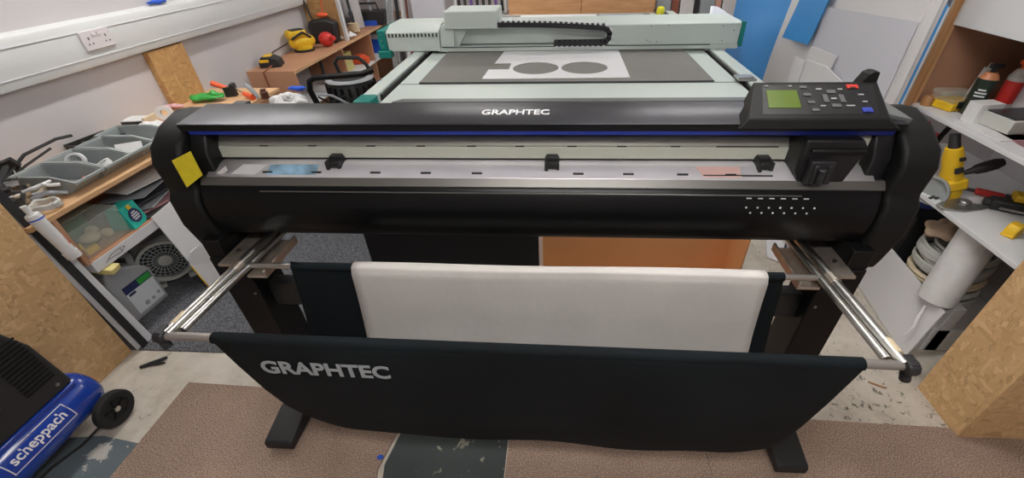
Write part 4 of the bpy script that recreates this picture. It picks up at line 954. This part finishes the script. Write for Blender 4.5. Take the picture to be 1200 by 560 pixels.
single('heat_gun', 'red round-bodied power tool beside the yellow sander', 'power tool', MB().ball((0, 0, .07), .07, (1.1, 1.1, 1)).cyl((.04, 0, .07), (.12, 0, .09), .03, .022), 'red', (-2.50, 4.74, .781), (0, 0, -.4))
tbg = thing('tool_bag', 'black tool bag with tools standing in it on the brown bench', 'bag', (-2.60, 4.98-.02, .781), .1, world=False)
build('bag', MB().prism([(-.13, 0), (.13, 0), (.15, .20), (.06, .24), (-.12, .22), (-.15, .16)], 'y', -.09, .04), 'toolblack', tbg, .02)
build('red_handle', MB().ball((.02, -.02, .27), .045, (1.4, .8, .5)), 'orange', tbg)
build('rod', MB().cyl((-.10, 0, .2), (-.16, 0, .50), .01), 'darksteel', tbg)
build('orange_cord', MB().tube([(.03, -.02, .28), (.05, -.02, .40), (.11, .0, .52), (.12, .0, .70)], .006, 6), 'orange', tbg)
single('white_rag', 'white crumpled rag on the edge of the brown bench', 'rag', MB().ball((0, 0, .03), .06, (1.8, .9, .5)).ball((.05, .02, .04), .05, (1.2, .8, .6)), 'paper', (-2.44, 5.08, .781), (0, 0, .5))
single('rope_bundle', 'bundle of pale rope beside the black trim on the brown bench', 'rope', MB().tube([(.05*math.cos(a), .05*math.sin(a), .012+.10*k/80) for k in range(81) for a in [k*2*PI*5/80]], .010, 8), 'cablecream', (-2.48, 5.42, .781))
for k, (x, y, x2, m_, lab) in enumerate(((-2.66, 5.35, -2.72, 'boardwhite', 'white plank leaning on the wall behind the rope bundle'), (-2.55, 5.55, -2.62, 'toolblack', 'black thin strip leaning behind the rope bundle'), (-2.60, 5.75, -2.68, 'boardwhite', 'white plank leaning beside the black toolbox'), (-2.48, 6.0, -2.55, 'steel', 'grey metal strip leaning behind the black toolbox'))):
    single('leaning_strip', lab, 'strip', MB().plate([(x, y, .782), (x+(.10 if m_ == 'boardwhite' else .02), y+.02, .782), (x2+(.10 if m_ == 'boardwhite' else .02), y+.14, 1.7), (x2, y+.12, 1.7)], .012), m_, (x, y, .782), world=True)
tbx = thing('open_toolbox', 'black open toolbox with blue parts on the brown bench', 'toolbox', (-2.50, 6.02, .781), .1, world=False)
build('tub', MB().prism([(-.20, 0), (.18, 0), (.22, .16), (-.24, .16)], 'y', -.12, .12), 'toolblack', tbx, .01)
build('handle', MB().tube([(-.14, 0, .15), (-.12, 0, .24), (.10, 0, .24), (.12, 0, .15)], .012, 8), 'toolblack', tbx)
build('blue_front', MB().box(-.06, .10, -.126, -.118, .0, .06).box(-.12, -.08, -.126, -.118, .02, .20), 'bluebright', tbx)
single('blue_crate', 'bright blue crate on the far bench shelf', 'crate', MB().box(-.12, .12, -.10, .10, 0, .012).box(-.12, -.112, -.10, .10, 0, .17).box(.112, .12, -.1, .1, 0, .17).box(-.12, .12, -.1, -.092, 0, .17).box(-.12, .12, .092, .1, 0, .17), 'bluebright', (-2.50, 6.05, .441), bevel=.002)
single('white_pack', 'white pack standing in the bright blue crate', 'pack', MB().box(-.09, .08, -.06, .06, 0, .20), 'paper', (-2.50, 6.05, .454), (0, .05, .1), bevel=.004)
single('orange_tool', 'red-orange tool case on the far bench shelf', 'tool', MB().box(-.10, .10, -.06, .06, 0, .07).ball((0, 0, .08), .05, (1.6, 1, .6)), 'orange', (-2.50, 5.42, .441), (0, 0, .2), bevel=.01)
single('yellow_carton', 'pale yellow carton on the shelf of the brown bench', 'box', MB().box(-.11, .11, -.09, .09, 0, .20), mat('pale_yellow', (.62, .56, .22), .6), (-2.60, 5.10, .441), bevel=.003)
single('red_white_pack', 'red and white pack on the bench shelf below the yellow carton', 'pack', MB().ball((0, 0, .05), .09, (1.4, .8, .5)), mat('pack_pink', (.75, .42, .36), .7), (-2.47, 4.60, .441))
single('black_rod', 'black rod leaning inside the brown bench', 'rod', MB().cyl((-2.40, 4.30, .45), (-2.46, 4.42, .75), .014), 'toolblack', (-2.4, 4.3, .45), world=True)
single('blue_bin', 'dark blue bin standing on the floor beside the white flatbed', 'bin', MB().prism([(-.15, 0), (.15, 0), (.18, .5), (-.18, .5)], 'y', -.15, .15), 'darkblue', (-1.75, 4.35, 0), bevel=.01)
# vacuum / mower like machine with tubular handle
vc = thing('floor_machine', 'black wheeled floor machine with a tubular push handle between the brown bench and the flatbed', 'floor machine', (-1.75, 3.1, 0))
build('body', MB().lathe([(0, .76), (.0, .76), (.15, .74), (.19, .69), (.20, .59), (.20, .18), (.17, .12), (0, .12)][::-1], (-1.62, 3.15, 0), (0, 0, 1), 28), 'toolblack', vc)
rb = MB()
for k in range(20):
    a = 2*PI*k/20; rb.box(.195, .212, -.010, .010, .55, .69, Matrix.Translation((-1.62, 3.15, 0)) @ Matrix.Rotation(a, 4, 'Z'))
build('cooling_fins', rb, 'leg', vc)
build('grey_band', MB().lathe([(.205, .48), (.215, .49), (.215, .52), (.205, .53)], (-1.62, 3.15, 0), (0, 0, 1), 28), 'papergrey', vc)
build('grey_band', MB().lathe([(.198, .715), (.204, .72), (.19, .735)], (-1.62, 3.15, 0), (0, 0, 1), 28), 'papergrey', vc)
build('push_handle', MB().tube([(-1.66, 2.72, .35), (-1.70, 2.69, .60), (-1.73, 2.68, .76), (-1.71, 2.68, .83), (-1.66, 2.68, .855), (-1.55, 2.69, .86), (-1.30, 2.72, .87), (-1.22, 2.76, .89)], .022, 12), 'leg', vc)
build('carry_loop', MB().tube([(-1.72, 3.2, .74), (-1.74, 3.2, .84), (-1.70, 3.2, .88), (-1.52, 3.2, .88), (-1.46, 3.2, .82), (-1.44, 3.2, .74)], .016, 10), 'rubber', vc)
build('hose', MB().tube([(-1.70, 2.70, .72), (-1.60, 2.74, .70), (-1.50, 2.84, .58), (-1.46, 2.92, .45), (-1.45, 2.95, .30)], .010, 8), 'papergrey', vc)
build('hose', MB().tube([(-1.69, 2.70, .70), (-1.66, 2.80, .62), (-1.56, 2.86, .66), (-1.50, 2.90, .60)], .007, 8), 'leg', vc)
build('wheel', MB().cyl((-1.86, 3.18, .10), (-1.82, 3.18, .10), .10).cyl((-1.42, 3.18, .10), (-1.38, 3.18, .10), .10), 'rubber', vc)
build('base', MB().box(-1.80, -1.44, 2.68, 3.35, .08, .14).box(-1.69, -1.63, 2.69, 2.75, .1, .40), 'leg', vc, .01)
vc.location = (-2.0, 3.70, 0)
single('grey_channel', 'grey metal channel lying from the bench to the flatbed', 'channel', xf(MB().box(0, .9, -.04, .04, -.01, .01).box(0, .9, -.04, -.032, 0, .03).box(0, .9, .032, .04, 0, .03), frame((-1.50, 3.75, .66), (.28, .85, .13), (1, 0, 0))), 'steel', (-1.50, 3.75, .66), world=True, bevel=.001)

# ================================================================== BACK OF ROOM
pc = thing('plywood_cabinet', 'plywood cabinet with wide doors at the back of the room behind the flatbed', 'cabinet', (.25, 6.25, 0))
build('carcass', MB().box(-.70, 1.12, 6.02, 6.45, 0, 1.5), 'ply', pc, .003)
for x0, x1 in ((-.69, .205), (.215, 1.11)):
    dr = build('door', MB().box(x0, x1, 6.0, 6.02, .05, 1.48), 'ply', pc, .003)
    build('handle', MB().cyl(((x0+x1)/2, 5.985, 1.02), ((x0+x1)/2, 5.985, 1.14), .008), 'steel', dr)
single('column_box', 'pale lilac panel standing behind the gantry motor housing', 'panel', MB().box(-1.92, -1.50, 5.95, 6.05, 0, 1.6), 'boardlilac', (-1.7, 6, 0), world=True, bevel=.003)
rk = thing('wire_rack', 'white rack with dark hanging items at the back left of the plywood cabinet', 'rack', (-1.1, 6.3, 0))
build('frame', MB().box(-1.42, -1.39, 6.2, 6.23, 0, 1.6).box(-.78, -.75, 6.2, 6.23, 0, 1.6).box(-1.42, -.75, 6.2, 6.5, .84, .86).box(-1.42, -.75, 6.2, 6.5, .60, .62).box(-1.42, -.75, 6.2, 6.23, 1.10, 1.13), 'sheetwhite', rk)
for k in range(8):
    x = -1.36+k*.08
    single('hanging_tool', 'dark narrow item hanging on the white rack at the back', 'hanging item', MB().box(x-.018, x+.018, 6.17, 6.195, .90+.02*(k % 3), 1.2).cyl((x, 6.18, .87+.02*(k % 3)), (x, 6.18, .92), .024, n=12), ('toolblack', 'darksteel', 'violet', 'toolblack')[k % 4], (x, 6.18, .9), world=True, group='dark items hanging on the back rack', bevel=.002)
bds = [(-2.30, .10, 'boardgrey', 'grey narrow plank leaning at the end of the brown bench'), (-2.17, .04, 'toolblack', 'black thin plank leaning beside the grey narrow one'), (-2.10, .05, 'boardwhite', 'pale plank leaning left of the lilac panel'), (-2.03, .02, 'maroon', 'reddish thin plank touching the lilac panel')]
for x, w, m_, lab in bds:
    single('leaning_plank', lab, 'plank', MB().plate([(x, 5.9, .0), (x+w, 5.9, .0), (x+w+.0, 6.2, 1.8), (x+.0, 6.2, 1.8)], .018), m_, (x, 5.9, 0), world=True)
single('grey_pipes', 'bundle of grey curved pipes behind the motor housing', 'pipe', MB().tube([(-2.02, 5.3, .0), (-2.03, 5.5, .9), (-1.98, 5.6, 1.3), (-1.88, 5.7, 1.7)], .015, 8).tube([(-2.08, 5.3, .0), (-2.09, 5.5, .9), (-2.05, 5.6, 1.3), (-1.98, 5.7, 1.7)], .012, 8), 'steel', (-2, 5.5, .1), world=True)
fb = [(1.14, .17, 'boardgrey', 'grey-blue leaning board right of the plywood cabinet'), (1.33, .08, 'maroon', 'red-brown leaning board at the back of the room'), (1.43, .16, 'boardwhite', 'off-white leaning board between the red-brown and the dark board'), (1.60, .05, 'dark', 'dark narrow leaning board behind the gantry end'), (1.67, .17, 'boardgrey', 'two-tone grey leaning board behind the gantry end'), (1.85, .07, 'pinkboard', 'pink leaning board at the back of the room'), (1.94, .18, 'boardwhite', 'wide white leaning board right of the pink one')]
for x, w, m_, lab in fb:
    single('leaning_board', lab, 'board', MB().plate([(x, 5.9, .0), (x+w, 5.9, .0), (x+w, 6.2, 1.9), (x, 6.2, 1.9)], .018), m_, (x, 5.9, 0), world=True)
single('brown_board', 'brown wooden board standing behind the big blue sheet', 'board', MB().box(1.72, 1.80, 4.70, 4.74, 0, 1.9).box(1.80, 1.86, 4.70, 4.74, 0, 1.9), 'ply', (1.75, 4.7, 0), world=True)
single('curved_panel', 'white curved panel behind the right end of the gantry', 'panel', MB().grid(lambda u, v: (1.30+.20*u, 4.35+.03*math.sin(PI*u), 0+(1.15-.10*u*u)*v), 10, 4), 'sheetwhite', (1.4, 4.35, 0), world=True, solid=.01)
yk = thing('yellow_knob_rail', 'black rail with a yellow knob at the rear edge of the flatbed', 'rail', (1.0, 4.95, FZ))
build('rail', MB().box(.93, 1.02, 4.6, 5.08, FZ+.014, FZ+.03), 'toolblack', yk, .002)
build('knob', MB().lathe([(.0, 0), (.035, 0), (.04, .02), (.035, .06), (.02, .07), (0, .07)], (.94, 4.75, FZ+.03)), mat('lemon', (.75, .7, .03), .4), yk)

# ================================================================== RIGHT UNIT
RX0, RX1 = 1.67, 2.2
RU = thing('shelving_unit', 'right-hand shelving unit with white shelves, OSB end panel and timber post', 'shelving', (1.93, 1.7, 0))
build('side_panel', MB().box(RX0-.02, RX0, 1.06, 1.285, 0, 1.22), 'osb', RU, .001, label='OSB panel')
build('end_panel', MB().box(RX0-.02, RX1, 1.042, 1.06, 0, 1.22), 'osb', RU, .001, label='OSB panel')
build('lower_shelf', MB().box(RX0, RX1, 1.285, 2.4, .69, .71), 'shelfwhite', RU, .002)
build('upper_shelf', MB().box(RX0, RX1, 1.285, 2.14, 1.01, 1.03), 'shelfwhite', RU, .002)
build('upper_front', MB().box(RX0, RX0+.02, .9, 2.13, 1.37, 1.9), 'shelfwhite', RU, .002)
build('upper_floor', MB().box(RX0+.02, RX1, .9, 2.13, 1.37, 1.385), 'mdfdark', RU)
build('far_panel', MB().box(RX0, RX1, 2.14, 2.158, 1.01, 1.9), 'mdfdark', RU, .001)
build('far_panel_edge', MB().box(RX0-.002, RX0+.012, 2.128, 2.142, 1.03, 1.9), 'pinev', RU)
build('post', MB().box(RX0-.085, RX0+.012, 2.142, 2.20, .0, 2.0), 'pinev', RU, .003)
build('back_board', MB().box(RX1-.012, RX1, 1.06, 2.14, .71, 1.37), 'shelfwhite', RU)
build('lower_panel', MB().box(RX1-.012, RX1, 1.06, 2.4, .0, .69), 'shelfwhite', RU)
# upper shelf things
og = thing('organiser_case', 'yellow and clear organiser case at the far end of the upper right shelf', 'case', (1.80, 2.07, 1.031), .25, world=False)
build('tray', rbox(.15, .11, .035), 'yellow', og, .006)
build('clear_lid', MB().box(-.075, .075, -.055, .055, .035, .052), 'clear', og, .003)
build('latch', MB().box(-.05, -.03, -.059, -.054, .015, .045).box(.03, .05, -.059, -.054, .015, .045), 'toolblack', og)
single('glass_slide_box', 'pale grey flat case lying on the yellow organiser case', 'case', rbox(.14, .07, .022), 'clear', (1.79, 2.09, 1.084), (0, .05, .15), bevel=.003)
single('amber_bottle', 'amber object behind the yellow organiser case', 'bottle', MB().lathe([(0, 0), (.022, 0), (.024, .03), (.015, .045), (0, .045)]), 'amber', (1.705, 2.10, 1.031))
yc = single('spring_clamp', 'yellow spring clamp standing behind the dark spray can', 'clamp', MB().box(-.045, .02, -.015, .015, .0, .045).box(-.01, .05, -.012, .012, .035, .06).cyl((0, -.016, .04), (0, .016, .04), .02, n=14), 'yellow', (1.925, 2.10, 1.065), (0, -.2, .4), bevel=.004)
single('box_under_clamp', 'small brown block under the yellow spring clamp', 'block', rbox(.07, .05, .033), 'mdfdark', (1.925, 2.10, 1.031), bevel=.002)
def can(name, label, loc, rot, h, r, body, top, cap_):
    t = thing(name, label, 'spray can', loc, rot=rot, world=False)
    build('body', MB().lathe([(0, 0), (r-.003, 0), (r, .004), (r, h), (r-.004, h+.004)], n=28), body, t)
    build('shoulder', MB().lathe([(r-.003, h+.003), (r-.010, h+.018), (r*.5, h+.028), (0, h+.030)], n=28), top, t)
    build('nozzle', MB().cyl((0, 0, h+.028), (0, 0, h+.048), .009).box(-.02, .03, -.008, .008, h+.045, h+.062), cap_, t, .002)
    return t
c1 = can('spray_can', 'dark green spray can with copper shoulder and white print, on the upper right shelf', (1.815, 1.985, 1.031), (0, 0, 0), .150, .037, 'canblack', 'canorange', 'toolblack')
ln = MB()
for k, w in enumerate((.7, 1.1, 1.0)):
    z = .108-.013*k
    a0 = -2.30-w/2*1.0; pr = [(.0373*math.cos(a0+w*i/8), .0373*math.sin(a0+w*i/8)) for i in range(9)]; pr += [(.0380*math.cos(a0+w*i/8), .0380*math.sin(a0+w*i/8)) for i in range(8, -1, -1)]
    ln.prism(pr, 'z', z, z+.006)
build('print_lines', ln, 'whitemark', c1)
c2 = can('spray_can', 'grey and red spray can with an orange nozzle behind the dark green can', (1.905, 1.96, 1.031), (0, 0, 0), .17, .031, 'fanbody', 'fanbody', 'orange')
build('red_band', MB().lathe([(.0315, .06), (.0318, .061), (.0318, .15), (.0315, .151)], n=28), 'red', c2)
c3 = can('spray_can', 'black spray can with a grey band at the back of the upper right shelf', (2.0, 2.03, 1.031), (0, 0, 0), .20, .034, 'toolblack', 'steel', 'toolblack')
single('black_hose_fitting', 'black hose fitting propped above the spray cans', 'fitting', MB().tube([(-.06, 0, .0), (-.02, 0, .05), (.04, .0, .06), (.09, 0, .03)], [.02, .026, .022, .014], 10), 'toolblack', (1.99, 2.02, 1.285), (0, 0, .4))
single('silicone_tube', 'white silicone tube leaning between the spray cans', 'tube', MB().cyl((0, 0, 0), (.02, .0, .17), .016).cyl((.02, 0, .17), (.024, 0, .19), .007), 'paper', (1.86, 2.085, 1.031))
single('white_carton', 'white carton at the front of the upper right shelf', 'box', rbox(.10, .06, .085), 'paper', (1.775, 1.885, 1.031), (0, 0, .1), bevel=.002)
dg = thing('dark_case', 'dark glass-lidded case beside the white carton on the upper right shelf', 'case', (1.845, 1.80, 1.036), .12, world=False)
build('body', rbox(.17, .13, .055), 'fanbody', dg, .004)
build('dark_lid', MB().box(-.075, .09, -.055, .066, .055, .06).box(-.02, .09, -.067, -.064, .008, .05), 'magdark', dg)
for k, (x, y, rz, m_, lab) in enumerate(((1.74, 1.78, .1, 'paper', 'loose white papers under the dark case'), (1.80, 1.66, -.1, 'magpink', 'glossy leaflet by the front edge of the upper right shelf'))):
    single('paper_sheet' if k == 0 else 'leaflet', lab, 'paper', MB().box(-.065, .07, -.10, .10, 0, .004), m_, (x+.02, y, 1.0311), (0, 0, rz))
single('violet_carton', 'violet and yellow carton at the back of the upper right shelf', 'box', MB().box(-.05, .05, -.03, .03, 0, .10), 'violet', (2.06, 1.86, 1.031), (0, 0, .3), bevel=.002)
single('yellow_marker_pack', 'pack of yellow strips beside the violet carton', 'pack', MB().box(-.012, .012, -.02, .02, 0, .12).box(.016, .03, -.02, .02, 0, .11), 'yellow', (1.985, 1.88, 1.031), (0, .1, .3), bevel=.002)
single('white_divider', 'thin white upright board between the cans and the violet carton', 'board', MB().box(-.004, .004, -.06, .06, 0, .20), 'sheetwhite', (1.95, 1.92, 1.031), (0, .15, .3))
# red thing under upper shelf
single('red_toolbox', 'red tool holdall on the lower right shelf below the yellow organiser case', 'toolbox', MB().box(-.10, .10, -.07, .07, 0, .15).tube([(-.08, 0, .14), (-.06, 0, .19), (.06, 0, .19), (.08, 0, .14)], .012, 8), 'red', (1.80, 2.20, .711), (0, 0, .2), bevel=.012)
single('tyre_strap', 'dark rubber strap hanging beside the red holdall', 'strap', MB().tube([(1.90, 2.18, .72), (1.89, 2.14, .86), (1.92, 2.14, .95), (1.98, 2.16, .99)], .012, 8), 'rubber', (1.9, 2.15, .711), world=True)
# grinder-like yellow drill
dr = thing('angle_drill', 'yellow power drill with a black side handle on the lower right shelf', 'power drill', (1.80, 1.79, .711), world=False, rot=(-.12, -.32, 0))
build('body', MB().lathe([(0, 0), (.038, 0), (.045, .03), (.042, .11), (.036, .15), (.038, .20), (.030, .245), (0, .25)], (-.02, .02, .0), (0, 0, 1), 24), 'yellow', dr)
build('grip', MB().cyl((-.02, .02, .24), (-.012, .035, .30), .022, .018), 'toolblack', dr)
build('side_handle', MB().lathe([(.010, 0), (.014, .03), (.020, .04), (.024, .07), (.024, .11), (.016, .135), (0, .14)], (.015, .0, .12), (1, -.1, .12), 20), 'toolblack', dr)
build('gearbox', MB().box(-.06, .02, -.03, .05, .05, .10), 'yellow', dr, .008)
build('trigger', MB().box(-.045, -.015, -.042, -.03, .145, .17).box(-.03, -.01, -.04, -.028, .20, .215), 'toolblack', dr, .002)
build('guard', MB().lathe([(.0, 0), (.06, 0), (.068, .012), (.068, .022), (.06, .022), (.055, .006), (0, .006)], (-.085, .01, .06), (-.85, -.4, .2), 28), 'ctray', dr)
single('cutting_disc_guard', 'dusty steel guard plate lying under the yellow drill', 'guard plate', MB().prism([(-.12, -.03), (-.04, -.055), (.04, -.045), (.10, -.03), (.04, .0), (.03, .05), (-.03, .04), (-.12, .01)], 'z', 0, .012).cyl((.0, 0, .01), (.0, 0, .026), .022), 'steel', (1.775, 1.72, .711), (0, 0, .1), bevel=.004)
kn = thing('red_knife', 'red and black handled tool lying across the lower right shelf', 'hand tool', (1.93, 1.80, .711), -.65, world=False)
build('handle', MB().box(-.045, .055, -.014, .014, .004, .03), 'red', kn, .007)
build('blade', MB().box(-.11, -.045, -.010, .010, .01, .02), 'darksteel', kn, .002)
build('end_cap', MB().box(.055, .075, -.015, .015, .003, .031), 'toolblack', kn, .004)
td = thing('cordless_tool', 'black cordless tool with a yellow battery on the lower right shelf', 'cordless tool', (1.97, 1.67, .711), -.5, world=False)
build('body', MB().box(-.11, .09, -.035, .025, 0, .045).cyl((-.09, -.005, .022), (-.13, -.005, .022), .022, .018), 'toolblack', td, .008)
build('battery', MB().box(-.045, .035, -.02, .05, .045, .075), 'yellow', td, .008)
build('metal_bar', MB().box(-.08, .06, -.043, -.035, .012, .022), 'steel', td)
build('grip', MB().tube([(.03, .03, .06), (.08, .05, .08), (.14, .05, .06)], .02, 10), 'toolblack', td)
single('tape_measure', 'yellow tape measure at the front corner of the lower right shelf', 'tape measure', MB().prism([(-.035, 0), (.035, 0), (.035, .035), (.02, .05), (-.02, .05), (-.035, .03)], 'y', -.02, .02).box(-.04, .04, -.022, .022, 0, .01), 'yellow', (1.80, 1.50, .711), (0, 0, .5), bevel=.005)
single('metal_offcuts', 'steel offcut by the left edge of the lower right shelf', 'offcut', MB().box(-.05, .05, -.006, .006, 0, .006).box(-.04, .055, -.02, -.012, .004, .009), 'darksteel', (1.715, 1.80, .711), (0, 0, .5))
# below the lower shelf
single('blue_sack', 'dark blue sack in the gap under the lower right shelf', 'bag', MB().ball((0, 0, .09), .085, (.9, 1.1, 1)).ball((.03, .05, .14), .05), 'darkblue', (1.93, 2.05, .48), bevel=0)
single('stool_block', 'dark crate holding the dark blue sack in the corner under the shelf', 'crate', MB().box(1.86, 2.1, 1.98, 2.13, .151, .475), 'toolblack', (1.95, 2.05, .151), world=True, bevel=.004)
single('storage_crate', 'white box standing on the floor under the cable coils', 'box', MB().box(1.79, 2.18, 1.50, 2.15, 0.0, .15), 'boardwhite', (1.98, 1.8, 0), world=True, bevel=.004)
def coil(R, r, n, h, m_, lab, loc, rot):
    p = []
    for k in range(n*24+1):
        a = 2*PI*k/24; q = k/(n*24)
        rr = R*(1+.05*math.sin(7*q*PI)); p.append((rr*math.cos(a), rr*.92*math.sin(a), h*(.5-.5*math.cos(q*PI*7))+.004*math.sin(a*3)+r))
    return single('cable_coil', lab, 'cable', MB().tube(p, r, 7), m_, loc, rot, group='coils of cable under the right shelf')
coil(.150, .0078, 17, .10, 'cablegrey', 'grey cable coil at the bottom, lying on the white box', (1.945, 1.76, .152), (0, -.05, 0))
coil(.150, .0078, 5, .03, 'cablecream', 'cream cable coil in the middle of the pile', (1.945, 1.765, .278), (.0, -.05, .3))
coil(.148, .0078, 17, .11, 'cablegrey', 'grey cable coil on top, under the beige cloth', (1.945, 1.77, .334), (0, -.05, .2))
coil(.10, .0078, 9, .085, 'cablegrey', 'inner grey cable coil nested inside the top coil', (1.945, 1.77, .36), (0, -.05, .5))
single('beige_rag', 'beige cloth heaped on top of the cable coils', 'cloth', MB().ball((0, 0, .03), .09, (1.5, .9, .42)).ball((.06, .03, .045), .06, (1.3, .9, .5)).ball((-.08, -.01, .03), .05, (1.4, .8, .5)), 'beige', (1.89, 1.82, .475), (0, .1, .3))
def rollm():
    a, b_ = Vector((1.76, 1.555, .30)), Vector((1.80, 1.60, .655))
    d_ = b_-a
    return MB().lathe([(.072, 0), (.072, d_.length), (.058, d_.length), (.058, 0), (.072, 0)], a, d_, 36, caps=False)
rr_ = thing('paper_roll', 'white paper roll with yellow stains standing before the cable coils', 'roll', (1.76, 1.555, .22))
build('tube', rollm(), 'paper', rr_)
sf = (Vector((1.80, 1.60, .655))-Vector((1.76, 1.555, .30))).normalized()
build('stain', MB().lathe([(.0724, .06), (.0726, .062), (.0726, .10), (.0724, .102)], Vector((1.76, 1.555, .30)), sf, 36, caps=False), mat('yellow_stain', (.72, .66, .35), .7), rr_) if False else None
single('carton_stand', 'low white block under the paper roll', 'block', MB().box(1.81, 1.87, 1.50, 1.62, .0, .285), 'boardwhite', (1.74, 1.56, 0), world=True, bevel=.003)
single('white_sheet_stand', 'large white sheet leaning on the right shelving below the cables', 'sheet', MB().plate([(1.69, 1.45, .005), (1.76, 2.06, .005), (1.80, 2.06, .30), (1.74, 1.47, .30)][::-1], .006), 'sheetwhite', (1.72, 1.75, 0), world=True)
single('white_cable_end', 'loose white cable end hanging over the white sheet', 'cable', MB().tube([(1.74, 1.56, .25), (1.71, 1.53, .21), (1.69, 1.50, .17), (1.675, 1.50, .11)], .008, 8), 'sheetwhite', (1.7, 1.5, .2), world=True)
single('floor_boards_far', 'white offcut boards lying on the floor behind the right plotter leg', 'board', MB().plate([(1.32, 2.22, .01), (1.46, 2.12, .01), (1.56, 2.34, .02), (1.40, 2.46, .02)], .008), 'sheetwhite', (1.3, 2.2, 0), world=True)
single('black_channel', 'black narrow channel lying on the offcut boards', 'channel', MB().box(-.10, .10, -.006, .006, 0, .012), 'toolblack', (1.44, 2.26, .022), (0, 0, 1.1))

# ================================================================== BOARDS ON THE RIGHT
def sheet(name, lab, pts_yz, x, m_, th=.006, lean=0.):
    return single(name, lab, 'board', MB().plate([(x+lean*(z-1.0), y, z) for y, z in pts_yz][::-1], th), m_, (x, pts_yz[0][0], 0), world=True)
sheet('blue_board', 'large sky-blue board at the far end of the right-hand stack', [(3.47, .0), (4.62, .0), (4.62, 1.75), (3.30, 1.75), (3.30, 1.2)], 1.60, 'boardblue')
sheet('blue_board', 'smaller sky-blue board overlapping the tall white sheets', [(3.24, 1.108), (2.885, 1.135), (2.70, 1.8), (2.98, 1.8)], 1.485, 'boardblue')
sheet('white_board', 'tall off-white sheet between the two sky-blue boards', [(2.60, .0), (3.55, .0), (3.46, .95), (3.38, 1.3), (3.30, 1.8), (2.60, 1.8)], 1.535, 'boardwhite')
sheet('lilac_board', 'large pale lilac sheet in front of the stack of boards', [(2.09, .0), (2.86, .0), (2.86, 1.342), (2.10, 1.386)], 1.50, 'boardlilac')
sheet('white_board', 'upper off-white sheet rising above the pale lilac one', [(2.10, .0), (2.80, .0), (2.80, 1.9), (2.10, 1.9)], 1.512, 'boardwhite')
sheet('white_offcut', 'square white offcut leaning on the lower left of the lilac sheet', [(2.57, 1.075), (2.56, 1.146), (2.84, 1.136), (2.86, 1.06), (2.84, 0), (2.60, 0)], 1.490, 'boardwhite')
sheet('white_offcut', 'lower white offcut just behind the control panel', [(2.30, .0), (2.28, 1.03), (2.60, 1.08), (2.83, 1.06), (2.83, .0)], 1.482, 'sheetwhite')
sheet('white_offcut', 'narrow white offcut left of the square offcut', [(2.84, .0), (2.84, 1.05), (2.97, 1.05), (3.0, .0)], 1.478, 'sheetwhite')
edge = [('boardwhite', 'cream board edge first in the upright stack', 1.519, .006), ('boardgrey', 'thin grey board edge in the upright stack', 1.527, .003), ('sheetwhite', 'thick white board edge left of the blue one', 1.531, .010), ('boardwhite', 'second cream board in the upright stack', 1.5415, .008), ('boardblue', 'blue board edge in the upright stack', 1.550, .014), ('sheetwhite', 'white board edge right of the blue one', 1.5635, .013), ('papergrey', 'grey board edge next to the timber post', 1.577, .007)]
for k, (m_, lab, x, th) in enumerate(edge):
    single('upright_board', lab, 'board', MB().box(x, x+th, 2.045+.004*k, 2.56, 0, 1.62 if k < 4 else (1.455, 1.445, 1.6)[k-4]), m_, (x, 2.3, 0), world=True, group=None)

# crumple the soft things
from mathutils import noise
for nm, amp, fq in (('plastic_bag', .030, 22), ('bag_body', .030, 22), ('blue_top', .020, 26), ('clear_bag', .022, 28), ('rag', .016, 34), ('white_rag', .020, 26), ('pink_cloth', .018, 30), ('beige_rag', .030, 20), ('strap_bundle', .014, 40), ('green_sleeve', .022, 24), ('folded_cloth', .012, 30), ('blue_sack', .02, 18), ('red_white_pack', .02, 20)):
    o = bpy.data.objects.get(nm)
    if not o or o.type != 'MESH': continue
    bm = bmesh.new(); bm.from_mesh(o.data)
    bmesh.ops.subdivide_edges(bm, edges=bm.edges[:], cuts=1, use_grid_fill=True)
    bm.normal_update()
    for v in bm.verts:
        n_ = noise.turbulence(v.co*fq*.75, 2, False)
        v.co += v.normal*(n_-.4)*amp*.75
        if nm not in ('bag_body', 'blue_top', 'folded_cloth', 'strap_bundle', 'rag'): v.co.z = max(v.co.z, 0.)
    bm.to_mesh(o.data); bm.free()

# ================================================================== CAMERA
f, px, py = 500., 626.6, 280.
a, b_, c_ = .6304, .0755, -.0292
ca, sa, cb_, sb_, cc2, sc2 = math.cos(a), math.sin(a), math.cos(b_), math.sin(b_), math.cos(c_), math.sin(c_)
R0m = Matrix(((1, 0, 0), (0, -sa, -ca), (0, ca, -sa)))
Ry = Matrix(((cb_, sb_, 0), (-sb_, cb_, 0), (0, 0, 1)))
Rr = Matrix(((cc2, -sc2, 0), (sc2, cc2, 0), (0, 0, 1)))
R = Rr @ R0m @ Ry
right, down, fwd = R[0], R[1], R[2]
cd = bpy.data.cameras.new('camera'); co = bpy.data.objects.new('camera', cd); COL.objects.link(co)
m = Matrix((right, -down, -fwd)).transposed().to_4x4(); m.translation = Vector((0, 0, 1.75))
co.matrix_world = m
cd.sensor_width = 36.; cd.lens = f/1200*36; cd.shift_x = -(px-600)/1200; cd.shift_y = 0; cd.clip_start = .02
S.camera = co
w = bpy.data.worlds.new('world'); S.world = w; w.use_nodes = True
w.node_tree.nodes['Background'].inputs['Color'].default_value = (.9, .95, 1, 1); w.node_tree.nodes['Background'].inputs['Strength'].default_value = .3
S.view_settings.view_transform = 'Standard'; S.view_settings.look = 'None'; S.view_settings.gamma = 1.; S.view_settings.use_curve_mapping = False
S.view_settings.exposure = .02
